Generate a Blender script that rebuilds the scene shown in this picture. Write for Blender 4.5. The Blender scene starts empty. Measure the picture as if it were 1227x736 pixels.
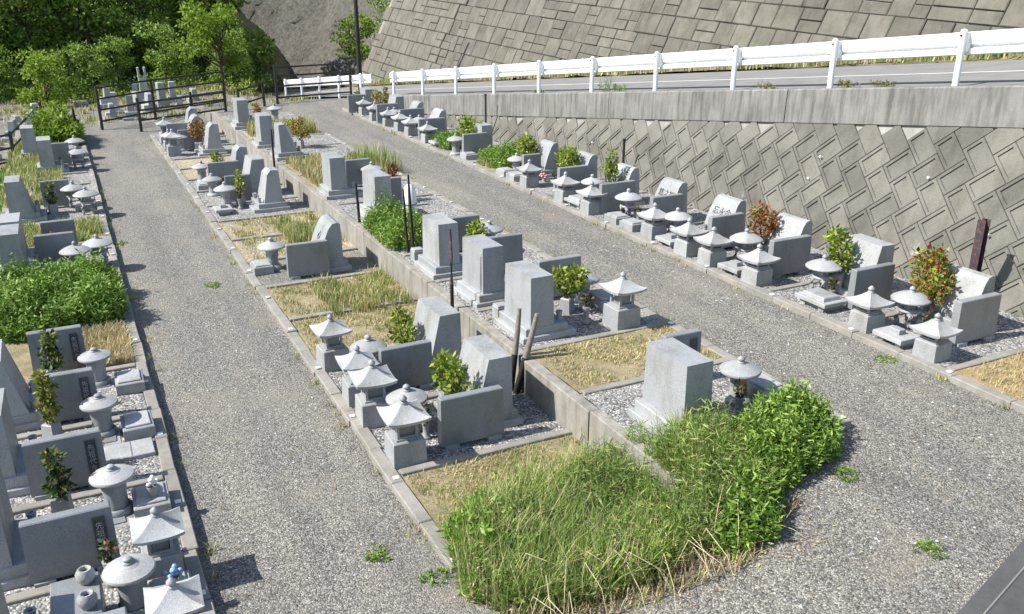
import bpy, math, random
import numpy as np
from mathutils import Matrix, Vector

R = math.radians
scene = bpy.context.scene
COL = scene.collection

# ------------------------------------------------------------------ camera, world, sun, exposure
cam_d = bpy.data.cameras.new('camera'); cam = bpy.data.objects.new('camera', cam_d); COL.objects.link(cam)
cam.location = (0, 0, 6.0)
cam.rotation_euler = (R(90 - 20.5), 0, R(-26.5))
cam_d.sensor_width = 36.0
cam_d.lens = 31.25
cam_d.clip_end = 800
scene.camera = cam

SUN_AZ = math.atan2(-1.0, 0.20)          # where the sun stands, clockwise from +Y
SUN_EL = R(46)
world = bpy.data.worlds.new('World'); scene.world = world; world.use_nodes = True
wn = world.node_tree
sky = wn.nodes.new('ShaderNodeTexSky'); sky.sky_type = 'NISHITA'; sky.sun_disc = False
sky.sun_elevation = SUN_EL; sky.sun_rotation = SUN_AZ
wn.links.new(sky.outputs[0], wn.nodes['Background'].inputs[0])
wn.nodes['Background'].inputs[1].default_value = 0.13
sun_d = bpy.data.lights.new('sun', 'SUN'); sun = bpy.data.objects.new('sun', sun_d); COL.objects.link(sun)
sun_d.energy = 5.0; sun_d.angle = R(0.5); sun_d.color = (1.0, 0.965, 0.90)
sdir = Vector((math.sin(SUN_AZ) * math.cos(SUN_EL), math.cos(SUN_AZ) * math.cos(SUN_EL), math.sin(SUN_EL)))
sun.rotation_euler = sdir.to_track_quat('Z', 'Y').to_euler()
vs = scene.view_settings
vs.view_transform = 'Standard'; vs.look = 'None'; vs.gamma = 1.0; vs.exposure = 0.66; vs.use_curve_mapping = False
scene.cycles.use_denoising = True
scene.cycles.max_bounces = 6
scene.cycles.sample_clamp_indirect = 6

# ------------------------------------------------------------------ materials
MATS = {}
def newmat(name):
    m = bpy.data.materials.new(name); m.use_nodes = True
    MATS[name] = m
    nt = m.node_tree
    return m, nt, nt.nodes['Principled BSDF']
def N(nt, t, **kw):
    n = nt.nodes.new(t)
    for k, v in kw.items():
        if isinstance(k, str) and k.startswith('_'): setattr(n, k[1:], v)
        else: n.inputs[k.replace('__', ' ')].default_value = v
    return n
def ramp(nt, fac, stops, interp='LINEAR'):
    r = nt.nodes.new('ShaderNodeValToRGB'); r.color_ramp.interpolation = interp
    el = r.color_ramp.elements
    while len(el) < len(stops): el.new(0.5)
    for e, (p, c) in zip(el, stops):
        e.position = p; e.color = (c[0], c[1], c[2], 1)
    nt.links.new(fac, r.inputs[0]); return r.outputs[0]
def mix(nt, a, b, fac, mode='MIX'):
    m = nt.nodes.new('ShaderNodeMix'); m.data_type = 'RGBA'; m.blend_type = mode
    for s, x in ((6, a), (7, b), (0, fac)):
        if hasattr(x, 'is_linked') or hasattr(x, 'links'): nt.links.new(x, m.inputs[s])
        else: m.inputs[s].default_value = x if s == 0 else (*x, 1)
    return m.outputs[2]
def noise(nt, scale, detail=4, rough=0.55, coord=None, out=0):
    n = N(nt, 'ShaderNodeTexNoise'); n.inputs['Scale'].default_value = scale
    n.inputs['Detail'].default_value = detail; n.inputs['Roughness'].default_value = rough
    if coord is not None: nt.links.new(coord, n.inputs['Vector'])
    return n.outputs[out]
def pos(nt): return nt.nodes.new('ShaderNodeNewGeometry').outputs['Position']
def scaled(nt, vec, s):
    m = nt.nodes.new('ShaderNodeMapping'); nt.links.new(vec, m.inputs[0]); m.inputs['Scale'].default_value = s
    return m.outputs[0]
def bump(nt, b, h, strength=0.3, dist=0.01):
    n = nt.nodes.new('ShaderNodeBump'); n.inputs['Strength'].default_value = strength; n.inputs['Distance'].default_value = dist
    nt.links.new(h, n.inputs['Height']); nt.links.new(n.outputs[0], b.inputs['Normal'])

def mat_granite(name, c0, c1, rough=0.5, dirt=0.35):
    m, nt, b = newmat(name)
    p = pos(nt)
    oi = nt.nodes.new('ShaderNodeObjectInfo')
    sp = ramp(nt, noise(nt, 130, 2, 0.8, p), [(0.36, c0), (0.5, [(x + y) / 2 for x, y in zip(c0, c1)]), (0.64, c1)])
    var = ramp(nt, oi.outputs['Random'], [(0, (0.86, 0.87, 0.88)), (1, (1.06, 1.05, 1.03))])
    c = mix(nt, sp, var, 1.0, 'MULTIPLY')
    st = ramp(nt, noise(nt, 2.6, 6, 0.65, scaled(nt, p, (1, 1, 0.45))), [(0.45, (1, 1, 1)), (0.58, (0.86, 0.85, 0.81)), (0.72, (0.62, 0.60, 0.54))])
    c = mix(nt, c, st, dirt * 1.6, 'MULTIPLY')
    nt.links.new(c, b.inputs['Base Color'])
    r = ramp(nt, noise(nt, 9, 4, 0.6, p), [(0.3, (rough - .12,) * 3), (0.7, (rough + .15,) * 3)])
    nt.links.new(r, b.inputs['Roughness'])
    bump(nt, b, noise(nt, 90, 3, 0.7, p), 0.12, 0.004)
    return m
mat_granite('granite', (0.195, 0.205, 0.212), (0.445, 0.458, 0.465), 0.5, 0.6)
mat_granite('granite_polished', (0.15, 0.16, 0.168), (0.30, 0.312, 0.32), 0.4, 0.45)
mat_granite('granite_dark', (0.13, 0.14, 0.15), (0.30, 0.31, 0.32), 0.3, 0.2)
mat_granite('slate', (0.035, 0.037, 0.04), (0.08, 0.083, 0.088), 0.3, 0.1)
mat_granite('granite_pale', (0.23, 0.24, 0.245), (0.48, 0.49, 0.492), 0.6, 0.8)

def mat_plain(name, col, rough=0.6, metal=0.0, var=0.12, scale=6.0):
    m, nt, b = newmat(name)
    n = ramp(nt, noise(nt, scale, 5, 0.6, pos(nt)), [(0.3, [x * (1 - var) for x in col]), (0.7, [min(1, x * (1 + var)) for x in col])])
    nt.links.new(n, b.inputs['Base Color'])
    b.inputs['Roughness'].default_value = rough; b.inputs['Metallic'].default_value = metal
    return m
mat_plain('ink', (0.03, 0.03, 0.032), 0.6)
mat_plain('white_paint', (0.80, 0.81, 0.82), 0.35, 0, 0.03, 3)
mat_plain('black_steel', (0.020, 0.019, 0.018), 0.5, 0, 0.4, 8)
mat_plain('marker_white', (0.78, 0.78, 0.74), 0.5, 0, 0.08)
mat_plain('blue_flower', (0.22, 0.38, 0.60), 0.6, 0, 0.3, 40)
mat_plain('pink_flower', (0.62, 0.30, 0.30), 0.6, 0, 0.3, 40)
mat_plain('white_flower', (0.75, 0.75, 0.72), 0.6, 0, 0.15, 40)
mat_plain('white_sheet', (0.80, 0.80, 0.79), 0.55, 0, 0.05, 5)
mat_plain('teal_cup', (0.05, 0.26, 0.32), 0.4, 0, 0.2, 9)
mat_plain('bark', (0.075, 0.058, 0.042), 0.9, 0, 0.5, 7)
mat_plain('stem', (0.10, 0.12, 0.045), 0.8, 0, 0.3, 12)
mat_plain('straw_stem', (0.46, 0.40, 0.24), 0.8, 0, 0.25, 15)
mat_plain('pipe_black', (0.018, 0.017, 0.016), 0.7, 0, 0.3)
mat_plain('weathered_stake', (0.20, 0.18, 0.155), 0.85, 0, 0.35, 22)
mat_plain('charred_stake', (0.016, 0.014, 0.013), 0.9, 0, 0.4, 20)
mat_plain('pebble', (0.42, 0.41, 0.40), 0.8, 0, 0.55, 31)

def mat_rust():
    m, nt, b = newmat('rust')
    p = pos(nt)
    c = ramp(nt, noise(nt, 14, 6, 0.7, p), [(0.35, (0.030, 0.026, 0.042)), (0.55, (0.065, 0.040, 0.040)), (0.75, (0.20, 0.11, 0.06))])
    nt.links.new(c, b.inputs['Base Color']); b.inputs['Roughness'].default_value = 0.85
    bump(nt, b, noise(nt, 40, 4, 0.7, p), 0.5, 0.01)
mat_rust()

def mat_gravel(name, stops, scale, patch, patch_col, patch_amt=0.5, patch2=None):
    """loose stones: one colour per Voronoi cell, rounded by bump, with broad patches of dust and soil"""
    m, nt, b = newmat(name)
    p = pos(nt)
    wob = noise(nt, 9, 2, 0.5, p, 1)
    add = nt.nodes.new('ShaderNodeVectorMath'); add.operation = 'MULTIPLY_ADD'
    nt.links.new(wob, add.inputs[0]); add.inputs[1].default_value = (0.02, 0.02, 0.02); nt.links.new(p, add.inputs[2])
    v = N(nt, 'ShaderNodeTexVoronoi', Scale=scale); nt.links.new(add.outputs[0], v.inputs['Vector'])
    sep = nt.nodes.new('ShaderNodeSeparateColor'); nt.links.new(v.outputs['Color'], sep.inputs[0])
    c = ramp(nt, sep.outputs[0], stops)
    gap = ramp(nt, v.outputs['Distance'], [(0.35, (1, 1, 1)), (0.85, (0.5, 0.49, 0.48))])
    c = mix(nt, c, gap, 0.9, 'MULTIPLY')
    fine = ramp(nt, noise(nt, 160, 2, 0.7, p), [(0.3, (0.72,) * 3), (0.7, (1.25,) * 3)])
    c = mix(nt, c, fine, 0.8, 'MULTIPLY')
    med = ramp(nt, noise(nt, 13, 4, 0.75, p), [(0.3, (0.72,) * 3), (0.7, (1.22,) * 3)])
    c = mix(nt, c, med, 0.85, 'MULTIPLY')
    pa = ramp(nt, noise(nt, patch, 5, 0.6, p), [(0.47, (0, 0, 0)), (0.68, (patch_amt,) * 3)])
    c = mix(nt, c, patch_col, pa)
    if patch2:
        tr = ramp(nt, noise(nt, 1.6, 4, 0.6, scaled(nt, p, (1.0, 0.10, 1.0))), [(0.35, (0.84, 0.84, 0.85)), (0.65, (1.12, 1.11, 1.08))])
        c = mix(nt, c, tr, 0.9, 'MULTIPLY')
        pb = ramp(nt, noise(nt, 0.9, 6, 0.7, scaled(nt, p, (1, 1, 1.7))), [(0.55, (0, 0, 0)), (0.75, (0.55,) * 3)])
        c = mix(nt, c, patch2, pb)
    nt.links.new(c, b.inputs['Base Color']); b.inputs['Roughness'].default_value = 0.9
    inv = N(nt, 'ShaderNodeMath', _operation='SUBTRACT'); inv.inputs[0].default_value = 1
    nt.links.new(v.outputs['Distance'], inv.inputs[1])
    bump(nt, b, inv.outputs[0], 1.0, 0.6 / scale)
    return m
mat_gravel('gravel', [(0, (0.06, 0.058, 0.052)), (0.25, (0.155, 0.149, 0.133)), (0.65, (0.235, 0.225, 0.198)), (1, (0.44, 0.42, 0.37))],
           60, 0.45, (0.25, 0.23, 0.195), 0.4, (0.25, 0.21, 0.155))
mat_gravel('white_gravel', [(0, (0.07, 0.07, 0.068)), (0.3, (0.20, 0.198, 0.19)), (0.7, (0.32, 0.315, 0.30)), (1, (0.60, 0.59, 0.56))],
           34, 0.8, (0.38, 0.36, 0.33), 0.35)
mat_gravel('tan_gravel', [(0, (0.20, 0.16, 0.10)), (0.3, (0.36, 0.30, 0.20)), (0.7, (0.47, 0.41, 0.29)), (1, (0.66, 0.60, 0.48))],
           34, 1.2, (0.32, 0.26, 0.13), 0.7, (0.24, 0.22, 0.08))

def mat_soil(name, a, b_, c_):
    m, nt, b = newmat(name)
    p = pos(nt)
    c = ramp(nt, noise(nt, 3.2, 8, 0.72, p), [(0.3, a), (0.5, b_), (0.72, c_)])
    f = ramp(nt, noise(nt, 60, 4, 0.75, p), [(0.3, (0.5,) * 3), (0.7, (1.35,) * 3)])
    c = mix(nt, c, f, 0.85, 'MULTIPLY')
    nt.links.new(c, b.inputs['Base Color']); b.inputs['Roughness'].default_value = 0.95
    bump(nt, b, noise(nt, 6 if name == 'rock' else 30, 8, 0.75, p), 1.0 if name == 'rock' else 0.9, 0.25 if name == 'rock' else 0.04)
mat_soil('dry_soil', (0.19, 0.16, 0.09), (0.33, 0.27, 0.15), (0.44, 0.38, 0.23))
mat_soil('orange_soil', (0.30, 0.22, 0.11), (0.43, 0.31, 0.16), (0.52, 0.42, 0.25))
mat_soil('hill_soil', (0.03, 0.035, 0.015), (0.06, 0.06, 0.025), (0.10, 0.09, 0.04))
mat_soil('rock', (0.075, 0.07, 0.058), (0.16, 0.151, 0.128), (0.25, 0.237, 0.202))
mat_soil('verge_soil', (0.14, 0.13, 0.05), (0.24, 0.21, 0.09), (0.36, 0.30, 0.18))

def mat_concrete(name, base, streak, amt=0.6, blot=0.35, vz=0.12):
    """cast concrete with rain streaks that run down it"""
    m, nt, b = newmat(name)
    p = pos(nt)
    s1 = ramp(nt, noise(nt, 7, 5, 0.65, scaled(nt, p, (1, 1, vz))), [(0.42, (1, 1, 1)), (0.66, streak)])
    s2 = ramp(nt, noise(nt, 1.3, 6, 0.65, p), [(0.35, (1.08, 1.07, 1.05)), (0.7, (1 - blot, 1 - blot, 1 - blot * 1.1))])
    s3 = ramp(nt, noise(nt, 70, 4, 0.7, p), [(0.3, (0.82,) * 3), (0.7, (1.15,) * 3)])
    c = mix(nt, base, s1, amt, 'MULTIPLY'); c = mix(nt, c, s2, 0.9, 'MULTIPLY'); c = mix(nt, c, s3, 0.8, 'MULTIPLY')
    nt.links.new(c, b.inputs['Base Color']); b.inputs['Roughness'].default_value = 0.88
    bump(nt, b, noise(nt, 35, 5, 0.7, p), 0.4, 0.01)
mat_concrete('coping_concrete', (0.225, 0.223, 0.212), (0.50, 0.50, 0.49), 0.95, 0.3)
mat_concrete('wall_concrete', (0.29, 0.278, 0.25), (0.58, 0.55, 0.50), 0.75, 0.3, 0.22)
mat_concrete('kerb_concrete', (0.29, 0.277, 0.253), (0.75, 0.72, 0.68), 0.6, 0.35, 1.0)
mat_concrete('mortar', (0.30, 0.295, 0.27), (0.7, 0.7, 0.66), 0.5, 0.3)
mat_concrete('asphalt', (0.215, 0.21, 0.205), (0.85, 0.85, 0.85), 0.3, 0.2, 1.0)
mat_concrete('dark_asphalt', (0.085, 0.085, 0.088), (0.7, 0.7, 0.7), 0.4, 0.3, 1.0)

def mat_block(name, cols, dirt, bloom=0.0):
    m, nt, b = newmat(name)
    p = pos(nt); oi = nt.nodes.new('ShaderNodeObjectInfo')
    c = ramp(nt, oi.outputs['Random'], [(0, cols[0]), (0.5, cols[1]), (1, cols[2])])
    s = ramp(nt, noise(nt, 1.1, 7, 0.7, p), [(0.32, (1.12, 1.10, 1.04)), (0.7, dirt)])
    c = mix(nt, c, s, 0.9, 'MULTIPLY')
    g = ramp(nt, noise(nt, 45, 4, 0.75, p), [(0.3, (0.75,) * 3), (0.7, (1.2,) * 3)])
    c = mix(nt, c, g, 0.8, 'MULTIPLY')
    run = ramp(nt, noise(nt, 3.5, 5, 0.6, scaled(nt, p, (1, 1, 0.16))), [(0.5, (1, 1, 1)), (0.72, (0.66, 0.65, 0.60))])
    c = mix(nt, c, run, 0.8, 'MULTIPLY')
    if bloom:
        w = ramp(nt, noise(nt, 2.2, 6, 0.75, scaled(nt, p, (1, 1, 0.3))), [(0.64, (0, 0, 0)), (0.74, (bloom,) * 3)])
        c = mix(nt, c, (0.42, 0.41, 0.38), w)
    nt.links.new(c, b.inputs['Base Color']); b.inputs['Roughness'].default_value = 0.92
    bump(nt, b, noise(nt, 28, 5, 0.7, p), 0.6, 0.015)
mat_block('wall_block', [(0.128, 0.125, 0.112), (0.158, 0.154, 0.138), (0.192, 0.186, 0.166)], (0.66, 0.65, 0.60), 0.5)
mat_block('slope_block', [(0.115, 0.111, 0.095), (0.138, 0.133, 0.114), (0.162, 0.155, 0.134)], (0.62, 0.60, 0.54), 0.8)

def mat_leaf(name, cols, rough=0.5, trans=0.35, jitter=1.0):
    m, nt, b = newmat(name)
    g = nt.nodes.new('ShaderNodeNewGeometry')
    c = ramp(nt, g.outputs['Random Per Island'], [(i / (len(cols) - 1), x) for i, x in enumerate(cols)])
    big = ramp(nt, noise(nt, 0.9, 3, 0.5, g.outputs['Position']), [(0.3, (0.7, 0.75, 0.7)), (0.7, (1.25, 1.2, 1.1))])
    c = mix(nt, c, big, 0.7 * jitter, 'MULTIPLY')
    nt.links.new(c, b.inputs['Base Color']); b.inputs['Roughness'].default_value = rough
    b.inputs['Specular IOR Level'].default_value = 0.35
    t = nt.nodes.new('ShaderNodeBsdfTranslucent'); nt.links.new(c, t.inputs[0])
    ms = nt.nodes.new('ShaderNodeMixShader'); ms.inputs[0].default_value = trans
    nt.links.new(b.outputs[0], ms.inputs[1]); nt.links.new(t.outputs[0], ms.inputs[2])
    nt.links.new(ms.outputs[0], nt.nodes['Material Output'].inputs[0])
mat_leaf('leaf_forest', [(0.055, 0.11, 0.018), (0.15, 0.25, 0.04), (0.26, 0.39, 0.075), (0.42, 0.54, 0.15)], 0.5, 0.5)
mat_leaf('leaf_bright', [(0.10, 0.18, 0.018), (0.20, 0.31, 0.035), (0.33, 0.44, 0.07)], 0.5, 0.5)
mat_leaf('leaf_shrub', [(0.04, 0.09, 0.012), (0.13, 0.20, 0.02), (0.26, 0.33, 0.04), (0.42, 0.46, 0.09)])
mat_leaf('leaf_dark_shrub', [(0.012, 0.035, 0.010), (0.035, 0.08, 0.018), (0.08, 0.13, 0.03)])
mat_leaf('leaf_olive', [(0.09, 0.11, 0.02), (0.22, 0.22, 0.04), (0.36, 0.33, 0.10)])
mat_leaf('leaf_red', [(0.16, 0.030, 0.015), (0.34, 0.07, 0.03), (0.42, 0.16, 0.06), (0.20, 0.20, 0.05)])
mat_leaf('leaf_rust', [(0.12, 0.035, 0.02), (0.26, 0.08, 0.04), (0.33, 0.16, 0.09)])
mat_leaf('leaf_weed', [(0.065, 0.14, 0.018), (0.15, 0.27, 0.035), (0.26, 0.40, 0.07), (0.38, 0.51, 0.14)])
mat_leaf('grass_green', [(0.08, 0.16, 0.025), (0.18, 0.29, 0.05), (0.30, 0.41, 0.10), (0.48, 0.50, 0.22)], 0.6)
mat_leaf('grass_dry', [(0.32, 0.27, 0.12), (0.46, 0.39, 0.20), (0.58, 0.51, 0.30), (0.26, 0.29, 0.09)], 0.75, 0.25)
mat_leaf('grass_straw', [(0.40, 0.32, 0.17), (0.52, 0.43, 0.26), (0.62, 0.53, 0.36)], 0.75, 0.25)
mat_leaf('leaf_litter', [(0.17, 0.10, 0.055), (0.30, 0.21, 0.13), (0.40, 0.32, 0.22)], 0.85, 0.1)

# ------------------------------------------------------------------ mesh helpers
class MB:
    def __init__(s): s.v = []; s.f = []; s.m = []; s.sm = []
    def add(s, vs, fs, m=0, smooth=False):
        o = len(s.v); s.v += [tuple(map(float, x)) for x in vs]
        for f in fs: s.f.append(tuple(i + o for i in f)); s.m.append(m); s.sm.append(smooth)
        return s
    def box(s, x0, x1, y0, y1, z0, z1, m=0, c=0.0, top=None):
        """box; c chamfers the top and the upright edges' upper end; top = (dx, dy) pulls the top in on each side"""
        tx, ty = top if top else (0, 0)
        X0, X1, Y0, Y1 = x0 + tx, x1 - tx, y0 + ty, y1 - ty
        if c <= 0:
            v = [(x0, y0, z0), (x1, y0, z0), (x1, y1, z0), (x0, y1, z0), (X0, Y0, z1), (X1, Y0, z1), (X1, Y1, z1), (X0, Y1, z1)]
            f = [(3, 2, 1, 0), (4, 5, 6, 7), (0, 1, 5, 4), (1, 2, 6, 5), (2, 3, 7, 6), (3, 0, 4, 7)]
            return s.add(v, f, m)
        v = [(x0, y0, z0), (x1, y0, z0), (x1, y1, z0), (x0, y1, z0),
             (X0, Y0, z1 - c), (X1, Y0, z1 - c), (X1, Y1, z1 - c), (X0, Y1, z1 - c),
             (X0 + c, Y0 + c, z1), (X1 - c, Y0 + c, z1), (X1 - c, Y1 - c, z1), (X0 + c, Y1 - c, z1)]
        f = [(3, 2, 1, 0), (8, 9, 10, 11)]
        for a, b in ((0, 4), (4, 8)):
            for i in range(4):
                j = (i + 1) % 4; f.append((a + i, a + j, b + j, b + i))
        return s.add(v, f, m)
    def prism_y(s, prof, y0, y1, m=0, y0t=None, y1t=None):
        """extrude an (x, z) outline (counter-clockwise seen from -y) along y"""
        n = len(prof); v = [(x, y0, z) for x, z in prof] + [(x, y1, z) for x, z in prof]
        f = [tuple(range(n)), tuple(range(2 * n - 1, n - 1, -1))]
        for i in range(n):
            j = (i + 1) % n; f.append((i, n + i, n + j, j))
        return s.add(v, f, m)
    def lathe(s, runs, n=18, m=0, c=(0, 0), squash=1.0):
        for prof in runs:
            v = []; f = []
            for r, z in prof:
                for i in range(n):
                    a = 2 * math.pi * i / n; v.append((c[0] + r * math.cos(a), c[1] + r * math.sin(a) * squash, z))
            for k in range(len(prof) - 1):
                for i in range(n):
                    j = (i + 1) % n; f.append((k * n + i, k * n + j, (k + 1) * n + j, (k + 1) * n + i))
            s.add(v, f, m, True)
        return s
    def disc(s, r, z, n=18, m=0, c=(0, 0)):
        v = [(c[0] + r * math.cos(2 * math.pi * i / n), c[1] + r * math.sin(2 * math.pi * i / n), z) for i in range(n)]
        return s.add(v, [tuple(range(n))], m)
    def tube(s, pts, radii, n=7, m=0, cap=True):
        rings = []; pts = [Vector(p) for p in pts]
        for i, p in enumerate(pts):
            d = (pts[min(i + 1, len(pts) - 1)] - pts[max(i - 1, 0)]).normalized()
            q = d.to_track_quat('Z', 'Y')
            r = radii[i] if hasattr(radii, '__len__') else radii
            rings.append([p + q @ Vector((r * math.cos(2 * math.pi * k / n), r * math.sin(2 * math.pi * k / n), 0)) for k in range(n)])
        v = [x for ring in rings for x in ring]; f = []
        for i in range(len(pts) - 1):
            for k in range(n):
                j = (k + 1) % n; f.append((i * n + k, i * n + j, (i + 1) * n + j, (i + 1) * n + k))
        s.add(v, f, m, True)
        if cap: s.add(rings[0], [tuple(range(n - 1, -1, -1))], m); s.add(rings[-1], [tuple(range(n))], m)
        return s
    def mesh(s, name, mats):
        me = bpy.data.meshes.new(name); me.from_pydata(s.v, [], s.f)
        mats = mats if isinstance(mats, (list, tuple)) else [mats]
        for x in mats: me.materials.append(MATS[x])
        me.polygons.foreach_set('material_index', s.m); me.polygons.foreach_set('use_smooth', s.sm)
        me.update(); return me

def link(name, data, parent=None, loc=None, rot=None, scale=None, matrix=None):
    o = bpy.data.objects.new(name, data); COL.objects.link(o)
    if parent is not None: o.parent = parent
    if matrix is not None: o.matrix_local = matrix
    if loc is not None: o.location = loc
    if rot is not None: o.rotation_euler = rot
    if scale is not None: o.scale = scale
    return o
def tag(o, label=None, cat=None, group=None, kind=None):
    if label: o['label'] = label
    if cat: o['category'] = cat
    if group: o['group'] = group
    if kind: o['kind'] = kind
    return o
def structure(name, mesh, **kw): return tag(link(name, mesh, **kw), kind='structure')
def thing(name, loc, rotz, label, cat, group=None, scale=1.0):
    o = link(name, None, loc=loc, rot=(0, 0, rotz)); o.empty_display_size = 0.2
    if scale != 1.0: o.scale = (scale,) * 3 if not hasattr(scale, '__len__') else scale
    return tag(o, label, cat, group)
def stamp(proto, root):
    """hang a prototype's parts (and sub-parts) under a thing; copies share mesh data"""
    for name, mesh, subs in proto:
        p = link(name, mesh, root)
        for sn, sm in subs: link(sn, sm, p)

ORD = ['nearest', 'second', 'third', 'fourth', 'fifth', 'sixth', 'seventh', 'eighth', 'ninth', 'tenth', 'eleventh', 'twelfth', 'thirteenth', 'fourteenth', 'fifteenth', 'sixteenth']
ROWNAME = {'L': 'left row', 'G': 'lower middle row', 'U': 'upper middle row', 'R': 'right-hand row'}
def nth(i): return 'nearest one' if i == 0 else ORD[i] + ' from the camera'

# ------------------------------------------------------------------ leaf and blade generators
def quad_mesh(name, V, mats, midx=None, tris=None):
    n = len(V) // 4
    me = bpy.data.meshes.new(name)
    me.vertices.add(len(V)); me.vertices.foreach_set('co', np.asarray(V, np.float32).ravel())
    me.loops.add(n * 4); me.loops.foreach_set('vertex_index', np.arange(n * 4, dtype=np.int32))
    me.polygons.add(n); me.polygons.foreach_set('loop_start', np.arange(0, n * 4, 4, dtype=np.int32))
    me.polygons.foreach_set('loop_total', np.full(n, 4, np.int32))
    for x in (mats if isinstance(mats, (list, tuple)) else [mats]): me.materials.append(MATS[x])
    if midx is not None: me.polygons.foreach_set('material_index', np.asarray(midx, np.int32))
    me.update(calc_edges=True); me.validate(); return me
def leaves(rng, C, size, aspect=0.5, up=0.4, out=None, outw=0.8):
    """diamond leaves at points C; they point outwards and droop at random"""
    n = len(C)
    d = rng.normal(size=(n, 3)); d[:, 2] += up
    if out is not None: d += out * outw
    d /= np.linalg.norm(d, axis=1, keepdims=True)
    w = np.cross(d, rng.normal(size=(n, 3))); w /= np.linalg.norm(w, axis=1, keepdims=True)
    L = (size * rng.uniform(0.55, 1.35, n))[:, None]
    h = L * aspect * 0.5
    b = C; t = C + d * L; mdl = C + d * L * 0.45
    return np.stack([b, mdl - w * h, t, mdl + w * h], 1).reshape(-1, 3)
def blob_points(rng, n, center, rad, shell=0.55):
    d = rng.normal(size=(n, 3)); d /= np.linalg.norm(d, axis=1, keepdims=True)
    r = shell + (1 - shell) * rng.random(n) ** 0.7
    return center + d * r[:, None] * rad, d
def blades(rng, P, h, w, lean=0.35):
    """grass blades: each one a tapered strip of two quads joined at the bend"""
    n = len(P)
    a = rng.uniform(0, 2 * np.pi, n); H = h * rng.uniform(0.5, 1.25, n)
    d = np.stack([np.cos(a), np.sin(a), np.zeros(n)], 1)
    s = np.stack([-np.sin(a), np.cos(a), np.zeros(n)], 1) * (w * rng.uniform(0.6, 1.3, n))[:, None]
    ln = (lean * rng.random(n) * H)[:, None]
    up = np.zeros((n, 3)); up[:, 2] = H
    m = P + up * 0.6 + d * ln * 0.4; t = P + up + d * ln
    V = np.concatenate([P - s, P + s, m + s * 0.75, m - s * 0.75, m - s * 0.75, m + s * 0.75, t + s * 0.1, t - s * 0.1], 1)
    return V.reshape(-1, 3)
def in_poly(pts, poly):
    x, y = pts[:, 0], pts[:, 1]; ins = np.zeros(len(pts), bool)
    for i in range(len(poly)):
        x0, y0 = poly[i - 1]; x1, y1 = poly[i]
        c = ((y0 > y) != (y1 > y)) & (x < (x1 - x0) * (y - y0) / (y1 - y0 + 1e-12) + x0)
        ins ^= c
    return ins
def scatter(rng, n, poly):
    poly = np.array(poly, float); lo, hi = poly.min(0), poly.max(0); out = []
    while sum(map(len, out)) < n:
        p = rng.uniform(lo, hi, (n, 2)); out.append(p[in_poly(p, poly)])
    return np.concatenate(out)[:n]

# ------------------------------------------------------------------ terrain
WX = 5.62                                     # foot line of the low wall between the two middle rows
def sstep(a, b, x):
    t = min(1, max(0, (x - a) / (b - a))); return t * t * (3 - 2 * t)
def road_z(y): return 5.33 - 0.1137 * y
def road_x(off, y): return off - 0.085 * y
def ground_z(x, y):
    hi = 0.5
    if 7.0 <= y <= 39.5:
        z = 0.0 if x < WX else hi
    elif y < 7.0:
        k = min(1, (7.0 - y) / 0.45)
        step = 0.0 if x < WX else 1.0
        z = hi * (step * (1 - k) + sstep(3.4, 7.6, x) * k)
    else:
        k = min(1, (y - 39.5) / 3.0)
        step = 0.0 if x < WX else 1.0
        z = hi * (step * (1 - k) + sstep(2.5, 9.0, x) * k)
    if x < -1.85 and y < 44: z -= 0.5 * sstep(-1.85, -1.95, x) if x > -1.95 else 0.5
    if y > 38 and x > 6:                       # meets the road and goes down with it
        edge = road_x(16.0, y)
        z = z + (road_z(y) - 0.06 - z) * sstep(edge - 5.0, edge - 0.6, x) * sstep(38, 42, y)
    if y > 44: z -= 0.02 * (y - 44)
    return z
def grid_mesh(name, xs, ys, fz, mat, wob=0.0):
    rnd = random.Random(5)
    V = [(x, y, fz(x, y) + (rnd.uniform(-wob, wob))) for y in ys for x in xs]; nx = len(xs)
    F = [(j * nx + i, j * nx + i + 1, (j + 1) * nx + i + 1, (j + 1) * nx + i) for j in range(len(ys) - 1) for i in range(nx - 1)]
    m = MB(); m.add(V, F, 0, True); return m.mesh(name, mat)
xs = [-60, -40, -25, -15, -10, -7, -5, -4, -3, -2.4, -1.97, -1.9, -1.86, -1.6, -1, -.5] + [i * 0.5 for i in range(0, 12)] + [5.6, 5.64] + [6 + i * 0.5 for i in range(0, 22)] + [18, 20, 24, 30, 60]
ys = [-12, -6, -2, 0, 1, 2, 3, 4, 4.5, 5, 5.5, 6, 6.4, 6.8, 7] + [8 + i for i in range(0, 32)] + [39.5, 40, 40.5, 41, 41.5, 42, 42.5, 43, 44, 46, 48, 50, 53, 56, 60, 66, 74]
structure('ground', grid_mesh('ground', xs, ys, lambda x, y: ground_z(x, y) if not (x > 14.2 and y < 38) else 0.3, 'gravel', 0.006))

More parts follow.
